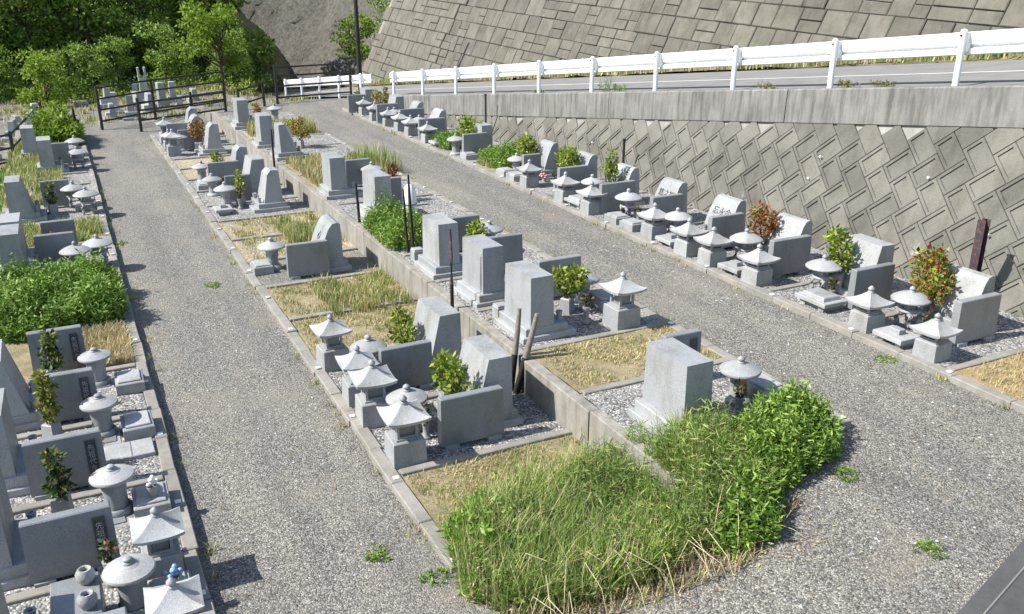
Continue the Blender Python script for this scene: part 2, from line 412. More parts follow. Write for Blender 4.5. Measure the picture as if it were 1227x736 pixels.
# road above the graves: falls away from the camera, banked towards it
def road_pt(off, y, dz=0.0): return (road_x(off, y), y, road_z(y) + 0.07 * (off - 16.0) + dz)
def strip(name, offs, y0, y1, n, mat, dz=0.0, wob=0.0):
    rnd = random.Random(9); V = []; F = []
    for j in range(n + 1):
        y = y0 + (y1 - y0) * j / n
        V += [tuple(np.array(road_pt(o, y, dz)) + (0, 0, rnd.uniform(-wob, wob))) for o in offs]
    k = len(offs)
    for j in range(n):
        for i in range(k - 1): F.append((j * k + i, j * k + i + 1, (j + 1) * k + i + 1, (j + 1) * k + i))
    m = MB(); m.add(V, F); return m.mesh(name, mat)
structure('road', strip('road', [16.25, 18, 20, 21.6], -6, 70, 40, 'asphalt'))
rl = structure('road_marking', strip('road_marking', [18.75, 18.88], -6, 66, 40, 'white_paint', 0.006))
structure('road_verge', strip('road_verge', [21.6, 22.0, 22.6, 23.2, 24.2], -6, 70, 90, 'verge_soil', 0.05, 0.06))

# hills: a wooded hill behind the cemetery, a rocky cutting beside it
def hill_z(x, y):
    front = 57 + 0.25 * max(0, x) + (0 if x < 8 else (x - 8) * 1.2)
    d = y - front
    z = -0.3 + (0 if d < 0 else min(d * 0.55, 45)) + 1.0 * math.sin(x * 0.23 + 1) * sstep(0, 14, d) + 0.8 * math.sin(y * 0.31 + x * 0.1) * sstep(0, 14, d)
    return z if d > -1 else -3
structure('wooded_hill', grid_mesh('wooded_hill', [-90, -60] + list(range(-44, 26, 3)) + [30, 40], [55, 56] + list(range(57, 100, 3)) + [110, 130, 160], hill_z, 'hill_soil', 0.25))
def rock_slope():
    base = [(19.6, 56), (18.6, 60), (18.2, 65), (16.6, 69), (13.8, 71.5), (10.5, 73), (6, 75)]
    rnd = random.Random(3); V = []; F = []; K = 34; H = 16
    pts = []
    for i in range(len(base) - 1):
        for t in range(8): pts.append((base[i][0] + (base[i + 1][0] - base[i][0]) * t / 8, base[i][1] + (base[i + 1][1] - base[i][1]) * t / 8))
    for k in range(K + 1):
        for i, (x, y) in enumerate(pts):
            h = H * k / K; a = min(1, max(0, (y - 60) / 10))
            r = 0.55 * h
            V.append((x + r * (1 - 0.3 * a) + rnd.uniform(-.17, .17), y + r * a * 0.8 + rnd.uniform(-.17, .17), -3.2 + h + rnd.uniform(-.12, .12)))
    n = len(pts)
    for k in range(K):
        for i in range(n - 1): F.append((k * n + i + 1, k * n + i, (k + 1) * n + i, (k + 1) * n + i + 1))
    m = MB(); m.add(V, F, 0, True); return m.mesh('rock_slope', 'rock')
structure('rock_slope', rock_slope())

# ------------------------------------------------------------------ big stone-block slope above the road
def plane_frame(o, s, t):
    s = Vector(s).normalized(); n = s.cross(Vector(t)).normalized(); t = n.cross(s).normalized()
    return Matrix(((s.x, t.x, n.x, o[0]), (s.y, t.y, n.y, o[1]), (s.z, t.z, n.z, o[2]), (0, 0, 0, 1)))
def block_mesh(name, mat, L=1.0, W=1.0, h=0.06, bev=0.03, panel=None, sink=-0.06):
    """a wall stone lying in its wall's plane: chamfered edge, optionally a raised inner panel"""
    m = MB(); a, b = L / 2, W / 2
    rings = [(0, sink), (0, h - bev), (bev, h)]
    if panel: rings += [(panel, h), (panel + 0.008, h - 0.030)]
    V = []; F = []
    for i, z in rings: V += [(-a + i, -b + i, z), (a - i, -b + i, z), (a - i, b - i, z), (-a + i, b - i, z)]
    for k in range(len(rings) - 1):
        for i in range(4):
            j = (i + 1) % 4; F.append((4 * k + i, 4 * k + j, 4 * k + 4 + j, 4 * k + 4 + i))
    e = 4 * (len(rings) - 1); F.append((e, e + 1, e + 2, e + 3))
    m.add(V, F); return m.mesh(name, mat)

def upper_wall():
    root = thing('stone_block_slope', (23.4, 0, 0), 0, 'tall sloping wall of large grey-brown stone blocks behind the road', 'retaining wall')
    Mi = plane_frame((0, 0, 0), (0.085, -1, -0.045), (0.5, 0, 1))     # right-handed frame whose normal faces the road
    m = MB(); P = lambda s, t, n=0: tuple((Mi @ Vector((-s, t, n))))
    V = []; F = []
    for j in range(41):
        s = -8 + (56.6 + 8) * j / 40
        V += [P(s, -9, -0.02), P(s, 16, -0.02), P(s, 16, -1.2)]
    for j in range(40): F += [(3 * j, 3 * j + 1, 3 * j + 4, 3 * j + 3), (3 * j + 1, 3 * j + 2, 3 * j + 5, 3 * j + 4)]
    link('backing', m.add(V, F).mesh('backing', 'mortar'), root)
    rnd = random.Random(21); me = block_mesh('block', 'slope_block', 1, 1, 0.05, 0.03)
    vis, rest = [], MB()
    Hc = 0.86
    for k in range(-11, 18):
        t0 = k * Hc
        s = -7 + rnd.uniform(0, 1.2)
        while s < 56.0:
            w = min(rnd.choice([0.6, 0.8, 0.95, 0.95, 1.1, 1.35]), 56.6 - s)
            zr = road_z(s) + 0.07 * 7.4
            parts = [(t0, Hc)] if rnd.random() < 0.72 else [(t0, Hc * 0.5), (t0 + Hc * 0.5, Hc * 0.5)]
            zb = t0 * 0.894 + 0.045 * s
            if zb + Hc > zr - 0.3:
                for (ta, hh) in parts:
                    # line of sight: the camera sees about this far up at that distance
                    dist = math.hypot(23.4, s); zmax = 6 - 0.012 * dist
                    row = (s + w / 2, ta + hh / 2, w - 0.025, hh - 0.025, rnd.uniform(-0.025, 0.03), rnd.uniform(-0.008, 0.008))
                    (vis if (11 < s < 60 and ta * 0.894 + 0.045 * s < zmax + .5) else None) is not None and vis.append(row)
                    if not (11 < s < 60 and ta * 0.894 + 0.045 * s < zmax + .5): rest_rows.append(row)
            s += w
    vis.sort(key=lambda r: r[0])
    for r in vis[300:]: rest_rows.append(r)
    for s, t, w, h, dn, rot in vis[:300]:
        mm = Mi @ Matrix.Translation((-s, t, dn)) @ Matrix.Rotation(rot, 4, 'Z') @ Matrix.Diagonal((w, h, 1, 1))
        link('block', me, root, matrix=mm)
    bm = MB()
    for s, t, w, h, dn, rot in rest_rows:
        mm = Mi @ Matrix.Translation((-s, t, dn)) @ Matrix.Rotation(rot, 4, 'Z')
        a, b, c = w / 2, h / 2, 0.035
        Vv = [(-a, -b, -.06), (a, -b, -.06), (a, b, -.06), (-a, b, -.06), (-a, -b, .065), (a, -b, .065), (a, b, .065), (-a, b, .065), (-a + c, -b + c, .1), (a - c, -b + c, .1), (a - c, b - c, .1), (-a + c, b - c, .1)]
        bm.add([mm @ Vector(x) for x in Vv], [(8, 9, 10, 11)] + [(q + i, q + (i + 1) % 4, q + 4 + (i + 1) % 4, q + 4 + i) for q in (0, 4) for i in range(4)])
    tag(link('outer_blocks', bm.mesh('outer_blocks', 'slope_block'), root), kind='stuff')
rest_rows = []
upper_wall()

# ------------------------------------------------------------------ battered block wall with diagonal stones, coping and guardrail
B0 = 14.3; BS = -0.04; BZ = 0.45; BATTER = 0.38
def cop_z(y): return 4.64 - 0.1145 * y                       # underside of the coping
def lower_wall():
    root = thing('block_retaining_wall', (0, 0, 0), 0, 'battered grey concrete wall of diagonal interlocking blocks with a plain coping', 'retaining wall')
    sv = Vector((-BS, -1, 0)).normalized(); tv = Vector((BATTER, 0, 1)).normalized()
    M = plane_frame((B0, 0, BZ), sv, tv)                         # x towards the camera, y up the wall, z out of it
    Y1 = 36.5
    m = MB(); V = []; F = []
    for j in range(31):
        y = -4 + (Y1 + 4) * j / 30; zt = max(cop_z(y) + 0.05, BZ)
        x0 = B0 + BS * y
        V += [(x0 - BATTER * 0.6, y, BZ - 0.6), (x0 + BATTER * (zt - BZ), y, zt), (x0 + BATTER * (zt - BZ) + 1.2, y, zt)]
    for j in range(30): F += [(3 * j, 3 * j + 3, 3 * j + 4, 3 * j + 1), (3 * j + 1, 3 * j + 4, 3 * j + 5, 3 * j + 2)]
    link('backing', m.add(V, F).mesh('backing', 'mortar'), root)
    L, W = 0.63, 0.43; q = math.sqrt(0.5); g = 0.010
    me = block_mesh('block', 'wall_block', L - g, W - g, 0.045, 0.010, 0.06)
    rnd = random.Random(4)
    def clip(poly, s, ty):
        """cut a block's outline where the coping crosses it"""
        out = []
        f = lambda p: ty(p[0]) - p[1]
        for i in range(len(poly)):
            a, b = poly[i - 1], poly[i]; fa, fb = f(a), f(b)
            if fa >= 0: out.append(a)
            if (fa >= 0) != (fb >= 0):
                k = fa / (fa - fb); out.append((a[0] + (b[0] - a[0]) * k, a[1] + (b[1] - a[1]) * k))
        return out
    slen = math.hypot(1, BS)
    def tmax(s): return (cop_z(-s / slen) - BZ) * math.hypot(1, BATTER) - 0.03
    cands = []
    for c in range(-3, 10):
        for i in range(-70, 160):
            for typ in (0, 1):
                if typ == 0: u0, v0, du, dv = i * W + c * L, -i * W + c * L, L, W
                else: u0, v0, du, dv = i * W + L + c * L, -i * W + c * L, W, L
                uc, vc = u0 + du / 2, v0 + dv / 2
                s, t = (uc - vc) * q, (uc + vc) * q
                y = -s / slen
                if y < 4.5 or y > 35.5 or t < -0.25: continue
                poly = [((u - v) * q, (u + v) * q) for u, v in ((u0, v0), (u0 + du, v0), (u0 + du, v0 + dv), (u0, v0 + dv))]
                tm = max(p[1] - tmax(p[0]) for p in poly)
                cands.append((y, s, t, typ, poly, tm))
    cands.sort(key=lambda r: r[0]); n = 0
    for y, s, t, typ, poly, tm in cands:
        dn = rnd.uniform(-0.004, 0.006)
        if tm <= 0:
            mm = M @ Matrix.Translation((s, t, dn)) @ Matrix.Rotation(math.pi / 4 if typ == 0 else 3 * math.pi / 4, 4, 'Z') @ Matrix.Rotation(rnd.uniform(-.012, .012), 4, 'Z')
            link('block', me, root, matrix=mm); n += 1
        else:
            pc = clip(poly, s, tmax)
            if len(pc) < 3: continue
            ar = abs(sum(pc[i - 1][0] * pc[i][1] - pc[i][0] * pc[i - 1][1] for i in range(len(pc)))) / 2
            if ar < 0.10: continue
            cx = sum(p[0] for p in pc) / len(pc); cy = sum(p[1] for p in pc) / len(pc)
            if sum(pc[i - 1][0] * pc[i][1] - pc[i][0] * pc[i - 1][1] for i in range(len(pc))) < 0: pc = pc[::-1]
            k = len(pc); b = MB()
            ring = lambda f, z: [(cx + (p[0] - cx) * f, cy + (p[1] - cy) * f, z) for p in pc]
            b.add(ring(.97, -.06) + ring(.98, .035) + ring(.95, .045), [tuple(range(2 * k, 3 * k))] + [(r + i, r + (i + 1) % k, r + k + (i + 1) % k, r + k + i) for r in (0, k) for i in range(k)])
            link('block', b.mesh('block', 'wall_block'), root, matrix=M @ Matrix.Translation((0, 0, dn)))
    # coping beam in cast lengths
    joints = [-4, 2.6, 9.0, 15.4, 21.9, 28.2, 34.3, 39.6]
    for a, b in zip(joints[:-1], joints[1:]):
        m = MB(); V = []
        for y in (a + 0.012, b - 0.012):
            xt = B0 + BS * y + BATTER * (cop_z(y) - BZ); zt = road_z(y)
            for x, z in ((xt - 0.07, cop_z(y)), (xt + 0.7, cop_z(y)), (xt + 0.7, zt + 0.03), (xt - 0.02, zt + 0.03), (xt - 0.05, zt)):
                V.append((x, y, z))
        m.add(V, [(0, 1, 2, 3, 4), (9, 8, 7, 6, 5)] + [(i, i + 5, (i + 1) % 5 + 5, (i + 1) % 5) for i in range(5)])
        link('coping', m.mesh('coping', 'coping_concrete'), root)
    # weep pipes
    wp = MB().tube([(0, 0, -0.05), (0, 0, 0.07)], 0.024, 10).mesh('weep_pipe', 'marker_white')
    for y, t in ((11.35, 2.05), (14.0, 2.0), (14.1, 1.5), (9.8, 1.3), (22.2, 1.0), (8.2, 2.2)):
        link('weep_pipe', wp, root, matrix=M @ Matrix.Translation((-y * slen, t, 0.03)))
lower_wall()

def cop_x(y): return B0 + BS * y + BATTER * (cop_z(y) - BZ)
def guardrail(ys, label):
    y0, y1 = ys[0], ys[-1]
    root = thing('guardrail', (cop_x(ys[0]) + 0.2, ys[0], road_z(ys[0]) + 0.03), 0, label, 'guardrail')
    o = Vector(root.location)
    rx = lambda y: cop_x(y) + 0.2
    post = MB().lathe([[(0.062, -0.2), (0.062, 0.99)], [(0.062, 0.99), (0.05, 1.015), (0.02, 1.025), (0.0, 1.027)]], 14).mesh('post', 'white_paint')
    br = MB().box(0.05, 0.17, -0.05, 0.05, 0.62, 0.96).mesh('bracket', 'white_paint')
    bolt = MB().lathe([[(0.022, 0), (0.022, 0.02), (0, 0.022)]], 8).mesh('bolt', 'black_steel')
    for y in ys:
        l = Vector((rx(y), y, road_z(y) + 0.03)) - o
        p = link('post', post, root, loc=l)
        link('bracket', br, p)
        link('bolt', bolt, p, loc=(-0.055, 0, 0.91), rot=(0, -math.pi / 2, 0))
    prof = [(0.03, 0.43), (-0.02, 0.45), (-0.03, 0.50), (-0.02, 0.545), (0.06, 0.57), (0.06, 0.595), (-0.03, 0.63), (-0.05, 0.72), (-0.04, 0.81), (0.02, 0.85)]
    ext = [ys[0] - 0.9] + list(ys[1:-1]) + [ys[-1] + 0.7]
    for a, b in zip(ext[:-1], ext[1:]):
        m = MB(); V = []; n = len(prof)
        for y in (a + 0.004, b - 0.004):
            for x, z in prof: V.append(Vector((rx(y) + 0.17 + x, y, road_z(y) + 0.15 + z)) - o)
            for x, z in reversed(prof): V.append(Vector((rx(y) + 0.182 + x, y, road_z(y) + 0.15 + z)) - o)
        k = 2 * n
        m.add(V, [(i, (i + 1) % k, (i + 1) % k + k, i + k) for i in range(k)] + [tuple(range(k))[::-1], tuple(range(k, 2 * k))])
        link('rail', m.mesh('rail', 'white_paint'), root)
guardrail([11.62 + 2.87 * i for i in range(-4, 10)], 'long white steel guardrail on the coping above the diagonal block wall')
guardrail([41.2 + 2.87 * i for i in range(0, 5)], 'short far stretch of white guardrail behind the black steel gate')

# black pipes on the wall, rusty post at its foot, utility pole
def black_pipe(y, z0, z1, label):
    r = thing('standing_pipe', (B0 + BS * y + BATTER * (z0 - BZ) - 0.14, y, z0), 0, label, 'pipe')
    link('pipe', MB().tube([(0, 0, -0.3), (0, 0, z1 - z0)], 0.035, 10).mesh('pipe', 'pipe_black'), r)
    link('cap', MB().lathe([[(0.045, z1 - z0 - .03), (0.045, z1 - z0 + .02)], [(0.045, z1 - z0 + .02), (0.0, z1 - z0 + .025)]], 12).mesh('cap', 'pipe_black'), r)
black_pipe(28.25, 0.55, 2.15, 'tall black pipe standing before the wall and its coping')
black_pipe(20.1, 0.55, 1.85, 'shorter black pipe standing before the diagonal block wall')
def rusty_post():
    r = thing('rusty_steel_post', (13.55, 9.42, 0.5), R(8), 'dark rusty steel channel post standing against the block wall', 'post')
    m = MB(); m.box(-0.07, 0.07, -0.008, 0.008, -0.3, 1.66); link('web', m.mesh('web', 'rust'), r)
    for s in (-1, 1):
        m = MB(); m.box(s * 0.07 - 0.008, s * 0.07 + 0.008, -0.07, 0.07, -0.3, 1.655); link('flange', m.mesh('flange', 'rust'), r)
rusty_post()
def utility_pole():
    r = thing('utility_pole', (14.1, 46, -0.4), 0, 'slim dark pole rising beside the road at the gate', 'pole')
    link('shaft', MB().tube([(0, 0, -0.4), (0, 0, 9.0)], [0.13, 0.09], 12).mesh('shaft', 'pipe_black'), r)
    for z in (2.0, 3.2):
        link('band', MB().lathe([[(0.135, z), (0.135, z + .08)]], 12).mesh('band', 'black_steel'), r)
utility_pole()

# ------------------------------------------------------------------ low wall between the middle rows
def middle_wall():
    root = thing('low_retaining_wall', (WX, 7.0, 0), 0, 'low stained concrete wall stepping up between the two middle grave rows', 'retaining wall')
    y = 7.0; k = 0
    rnd = random.Random(2)
    while y < 39.4:
        l = min(1.95, 39.5 - y); m = MB()
        m.box(-0.02 + rnd.uniform(-.008, .008), 0.15, 0.006, l - 0.006, -0.2, 0.60 + rnd.uniform(-.008, .008), 0, 0.012)
        link('panel', m.mesh('panel', 'wall_concrete'), root, loc=(0, y - 7.0, 0)); y += 1.95
middle_wall()

# ------------------------------------------------------------------ kerbs and plot beds
def kerb(name, x, y0, y1, z, w, h, marks=1):
    root = structure(name, None, loc=(x, y0, z)); root.empty_display_size = 0.2
    rnd = random.Random(int(x * 10)); y = y0
    L = 0.93
    me = [MB().box(-w / 2, w / 2, 0.004, L - 0.004, -0.25, h + d, 0, 0.012).mesh('kerb_stone', 'kerb_concrete') for d in (0, .006, -.006)]
    mk = MB().box(-.035, .035, -.035, .035, 0, .012).mesh('marker_plate', 'marker_white')
    k = 0
    while y < y1 - 0.2:
        link('kerb_stone', rnd.choice(me), root, loc=(rnd.uniform(-.014, .014), y - y0, rnd.uniform(-.012, .006)), rot=(rnd.uniform(-.006, .006), rnd.uniform(-.02, .02), rnd.uniform(-.012, .012)))
        if k % 2 == 0 and marks: link('marker_plate', mk, root, loc=(0, y - y0 + 0.1, h + 0.004))
        y += L; k += 1
kerb('kerb_left_row', 0.50, 4.2, 37.9, 0.0, 0.16, 0.14)
kerb('kerb_lower_row', 3.02, 7.35, 37.9, 0.0, 0.17, 0.09)
kerb('kerb_upper_row', 8.42, 7.2, 37.9, 0.5, 0.16, 0.12)
kerb('kerb_right_row', 10.92, 2.0, 37.9, 0.5, 0.17, 0.10)
DIV = MB().box(-0.06, 0.06, 0, 1, -0.2, 0.0, 0, 0.01)
def divider(x0, x1, y, ztop, dev=0.0):
    m = MB().box(0, x1 - x0, -0.065, 0.065, -0.3, 0.0, 0, 0.01)
    structure('plot_divider', m.mesh('plot_divider', 'kerb_concrete'), loc=(x0, y, ztop), rot=(0, 0, dev))
for y in (7.42, 9.42, 11.3, 13.35, 15.4, 17.4, 19.25, 21.2, 23.1, 24.9, 26.8, 28.6, 30.4, 32.2, 34.4, 36.4): divider(3.12, 5.58, y, 0.105)
for y in (7.3, 9.45, 11.1, 13.0, 14.75, 16.6, 18.55, 21.4, 23.4, 25.3, 27.5, 29.8, 32.0, 34.0, 36.0): divider(5.80, 8.33, y, 0.63)
for y in (3.9, 7.75, 9.75, 11.62, 13.5, 15.4, 17.25, 19.2, 21.1, 23.2, 24.9, 27.2, 28.9, 31.0, 33.0, 35.0, 37.0): divider(11.02, 13.6 if y > 12 else 13.9, y, 0.61)
for y in (5.1, 6.95, 8.78, 10.55, 12.5, 14.35, 16.4, 19.2, 22.3, 24.4, 27.0, 29.2, 31.0, 33.4, 35.6): divider(-1.75, 0.41, y, 0.16)
def bed(x0, x1, y0, y1, z, mat):
    nx, ny = 9, 9; rnd = random.Random(int(y0 * 13 + x0))
    xs_ = [x0 + (x1 - x0) * i / nx for i in range(nx + 1)]; ys_ = [y0 + (y1 - y0) * i / ny for i in range(ny + 1)]
    structure('plot_bed', grid_mesh('plot_bed', xs_, ys_, lambda x, y: z + rnd.uniform(-.012, .012), mat))
bed(3.10, 5.62, 7.4, 9.42, 0.06, 'dry_soil')
bed(3.10, 5.62, 9.42, 13.35, 0.06, 'white_gravel')
bed(3.10, 5.62, 13.35, 17.4, 0.06, 'dry_soil')
bed(3.10, 5.62, 17.4, 19.25, 0.06, 'gravel')
bed(3.10, 5.62, 19.25, 23.1, 0.06, 'tan_gravel')
bed(3.10, 5.62, 23.1, 28.6, 0.06, 'white_gravel')
bed(3.10, 5.62, 28.6, 32.2, 0.06, 'tan_gravel')
bed(3.10, 5.62, 32.2, 38.2, 0.06, 'white_gravel')
bed(5.76, 8.36, 7.2, 9.45, 0.60, 'white_gravel')
bed(5.76, 8.36, 9.45, 11.1, 0.60, 'dry_soil')
bed(5.76, 8.36, 11.1, 16.6, 0.60, 'white_gravel')
bed(5.76, 8.36, 16.6, 23.4, 0.60, 'white_gravel')
bed(5.76, 8.36, 23.4, 27.5, 0.60, 'dry_soil')
bed(5.76, 8.36, 27.5, 32.0, 0.60, 'white_gravel')
bed(5.76, 8.36, 32.0, 34.0, 0.60, 'tan_gravel')
bed(5.76, 8.36, 34.0, 38.2, 0.60, 'white_gravel')
bed(11.0, 14.2, 2.0, 7.75, 0.58, 'orange_soil')
bed(11.0, 14.1, 7.75, 23.2, 0.58, 'white_gravel')
bed(11.0, 13.6, 23.2, 24.9, 0.58, 'dry_soil')
bed(11.0, 13.5, 24.9, 38.2, 0.58, 'white_gravel')
bed(-1.86, 0.42, 4.2, 14.35, 0.12, 'white_gravel')
bed(-1.86, 0.42, 14.35, 19.2, 0.12, 'dry_soil')
bed(-1.86, 0.42, 19.2, 22.3, 0.12, 'white_gravel')
bed(-1.86, 0.42, 22.3, 24.4, 0.12, 'dry_soil')
bed(-1.86, 0.42, 24.4, 38.2, 0.12, 'white_gravel')

# ------------------------------------------------------------------ grave furniture prototypes
def P_square_lantern(ph=0.36, pw=0.45, fh=0.25, e=0.285):
    parts = []
    m = MB().box(-pw / 2, pw / 2, -pw / 2, pw / 2, 0, ph, 0, 0.012, (0.012, 0.012)); parts.append(('pedestal', m.mesh('pedestal', 'granite'), []))
    m = MB(); w = 0.14; z0, z1 = ph, ph + fh
    m.box(-w - .02, w + .02, -w - .02, w + .02, z0, z0 + .025)
    for sx in (-1, 1):
        for sy in (-1, 1): m.box(sx * w - .035 if sx > 0 else sx * w, sx * w if sx > 0 else sx * w + .035, sy * w - .035 if sy > 0 else sy * w, sy * w if sy > 0 else sy * w + .035, z0 + .025, z1)
    for ax in (0, 1):
        for s in (-1, 1):
            for zz in ((z0 + .025, z0 + .05), (z1 - .03, z1)):
                a = sorted((s * w, s * (w - .03)))
                if ax == 0: m.box(a[0], a[1], -w + .035, w - .035, *zz)
                else: m.box(-w + .035, w - .035, a[0], a[1], *zz)
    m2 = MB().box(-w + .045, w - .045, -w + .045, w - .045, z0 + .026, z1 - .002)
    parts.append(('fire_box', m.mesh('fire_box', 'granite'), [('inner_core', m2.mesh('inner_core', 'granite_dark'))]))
    # hipped roof with a hollow slope and lifted corners
    m = MB(); V = []; F = []; seg = 6; K = 7; zb = z1
    def ring(r, z, lift):
        out = []
        for side in range(4):
            for i in range(seg):
                t = -1 + 2 * i / seg
                x, y = [(t, -1), (1, t), (-t, 1), (-1, -t)][side]
                c = min(abs(x), abs(y)); out.append((x * r, y * r, z + lift * c ** 3))
        return out
    n = 4 * seg
    V += ring(0.12, zb, 0) + ring(e - .01, zb + .012, .028)
    for k in range(K + 1):
        t = k / K; r = e + (0.045 - e) * t; z = zb + .055 + 0.155 * (0.55 * t + 0.45 * t ** 2.2)
        V += ring(r, z, .032 * (1 - t) ** 2)
    for k in range(K + 2):
        for i in range(n):
            j = (i + 1) % n; F.append((k * n + i, k * n + j, (k + 1) * n + j, (k + 1) * n + i))
    F.append(tuple(range((K + 2) * n, (K + 3) * n)))
    m.add(V, F); zt = zb + .21
    fin = MB().lathe([[(0.05, zt - .01), (0.058, zt + .012), (0.03, zt + .03)], [(0.03, zt + .03), (0.052, zt + .052), (0.05, zt + .075), (0.02, zt + .105), (0.0, zt + .118)]], 14)
    parts.append(('roof', m.mesh('roof', 'granite_pale'), [('finial', fin.mesh('finial', 'granite'))]))
    return parts
def P_round_lantern():
    parts = []
    m = MB().lathe([[(0.19, 0), (0.19, 0.05)], [(0.19, 0.05), (0.165, 0.085), (0.13, 0.10)]], 22); parts.append(('base', m.mesh('base', 'granite'), []))
    m = MB().lathe([[(0.125, 0.095), (0.118, 0.22), (0.13, 0.38)], [(0.13, 0.38), (0.155, 0.40), (0.155, 0.43)], [(0.155, 0.43), (0.12, 0.445)]], 22)
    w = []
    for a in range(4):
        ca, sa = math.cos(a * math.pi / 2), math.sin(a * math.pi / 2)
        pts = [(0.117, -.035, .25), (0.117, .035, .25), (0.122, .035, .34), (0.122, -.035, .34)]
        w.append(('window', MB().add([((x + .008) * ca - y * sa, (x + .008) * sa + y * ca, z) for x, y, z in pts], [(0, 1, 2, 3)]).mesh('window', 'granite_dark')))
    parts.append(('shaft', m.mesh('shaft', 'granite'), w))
    m = MB().lathe([[(0.10, 0.44), (0.24, 0.455), (0.285, 0.465)], [(0.285, 0.465), (0.292, 0.485), (0.28, 0.505)], [(0.28, 0.505), (0.22, 0.54), (0.14, 0.575), (0.075, 0.595), (0.06, 0.60)]], 26)
    f = MB().lathe([[(0.062, 0.595), (0.07, 0.61), (0.035, 0.625)], [(0.035, 0.625), (0.055, 0.645), (0.045, 0.67), (0.015, 0.69), (0, 0.694)]], 14)
    parts.append(('roof', m.mesh('roof', 'granite_pale'), [('finial', f.mesh('finial', 'granite'))]))
    return parts
def P_stocky_lantern():
    parts = []
    m = MB().lathe([[(0.17, 0), (0.175, 0.04)], [(0.175, 0.04), (0.17, 0.075), (0.145, 0.095)]], 22); parts.append(('base', m.mesh('base', 'granite'), []))
    m = MB().lathe([[(0.132, 0.09), (0.125, 0.22), (0.14, 0.37)], [(0.14, 0.37), (0.165, 0.39), (0.16, 0.42), (0.11, 0.43)]], 22); parts.append(('shaft', m.mesh('shaft', 'granite'), []))
    m = MB().lathe([[(0.09, 0.425), (0.20, 0.44), (0.235, 0.45)], [(0.235, 0.45), (0.243, 0.468), (0.232, 0.488)], [(0.232, 0.488), (0.17, 0.515), (0.105, 0.535)], [(0.105, 0.535), (0.085, 0.55), (0.06, 0.555)]], 26)
    f = MB().lathe([[(0.062, 0.55), (0.066, 0.565), (0.04, 0.575)], [(0.04, 0.575), (0.05, 0.59), (0.035, 0.605), (0, 0.61)]], 14)
    parts.append(('roof', m.mesh('roof', 'granite_pale'), [('finial', f.mesh('finial', 'granite'))]))
    return parts
def P_snow_lantern():
    """low lantern on bowed legs under a broad round roof"""
    parts = []
    for k in range(4):
        a = k * math.pi / 2 + math.pi / 4; c, s = math.cos(a), math.sin(a)
        pts = [(0.10, .30), (0.165, .25), (0.18, .14), (0.155, .05), (0.175, 0)]
        parts.append(('leg', MB().tube([(r * c, r * s, z) for r, z in pts], [.042, .045, .042, .04, .048], 8).mesh('leg', 'granite'), []))
    m = MB().lathe([[(0.0, 0.27), (0.17, 0.27), (0.19, 0.29)], [(0.19, 0.29), (0.19, 0.32), (0.12, 0.335)]], 20); parts.append(('ring', m.mesh('ring', 'granite'), []))
    m = MB().lathe([[(0.115, 0.33), (0.118, 0.42), (0.11, 0.45)]], 6)
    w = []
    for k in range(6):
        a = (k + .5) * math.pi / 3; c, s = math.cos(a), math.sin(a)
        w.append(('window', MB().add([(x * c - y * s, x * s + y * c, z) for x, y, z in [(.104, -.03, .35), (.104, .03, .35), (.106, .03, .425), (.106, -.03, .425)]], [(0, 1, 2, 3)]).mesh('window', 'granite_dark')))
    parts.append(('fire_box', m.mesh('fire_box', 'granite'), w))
    m = MB().lathe([[(0.10, 0.445), (0.26, 0.46), (0.315, 0.475)], [(0.315, 0.475), (0.322, 0.49), (0.31, 0.505)], [(0.31, 0.505), (0.24, 0.55), (0.15, 0.59), (0.07, 0.61), (0.05, .612)]], 26)
    f = MB().lathe([[(0.05, 0.605), (0.058, 0.625), (0.03, 0.64)], [(0.03, 0.64), (0.052, 0.66), (0.04, 0.69), (0, 0.715)]], 14)
    parts.append(('roof', m.mesh('roof', 'granite_pale'), [('finial', f.mesh('finial', 'granite'))]))
    return parts
def P_altar(kind=0):
    parts = []
    if kind == 0:
        for s in (-1, 1): parts.append(('foot', MB().box(-.15, .15, s * .17 - .05, s * .17 + .05, 0, .09).mesh('foot', 'granite'), []))
        parts.append(('slab', MB().box(-.22, .22, -.28, .28, .09, .165, 0, .012).mesh('slab', 'granite_pale'), []))
        parts.append(('incense_box', MB().box(-.07, .07, -.10, .10, .165, .245, 0, .008).mesh('incense_box', 'granite'), []))
    elif kind == 1:
        parts.append(('block', MB().box(-.20, .20, -.26, .26, 0, .17, 0, .012).mesh('block', 'granite'), []))
        parts.append(('tray', MB().box(-.16, .16, -.21, .21, .17, .20, 0, .01).mesh('tray', 'granite_pale'), []))
    else:
        for s in (-1, 1): parts.append(('foot', MB().box(-.20, .20, s * .22 - .06, s * .22 + .06, 0, .11).mesh('foot', 'granite'), []))
        parts.append(('beam', MB().box(-.17, .17, -.155, .155, .02, .10).mesh('beam', 'granite_dark'), []))
        parts.append(('slab', MB().box(-.26, .26, -.36, .36, .11, .18, 0, .012).mesh('slab', 'granite_pale'), []))
        parts.append(('box_lid', MB().box(-.20, .20, -.27, .27, .18, .25, 0, .015, (.02, .02)).mesh('box_lid', 'granite'), []))
    return parts
def P_panel(L, h=0.74, t=0.15, slot=False):
    parts = [('slab', MB().box(-L / 2, L / 2, -t / 2, t / 2, 0.05, h, 0, .012, (.01, .012)).mesh('slab', 'granite_polished'), [])]
    for s in (-1, 1): parts.append(('foot', MB().box(s * L * .34 - .1, s * L * .34 + .1, -t / 2 - .035, t / 2 + .035, 0, .06).mesh('foot', 'granite'), []))
    return parts
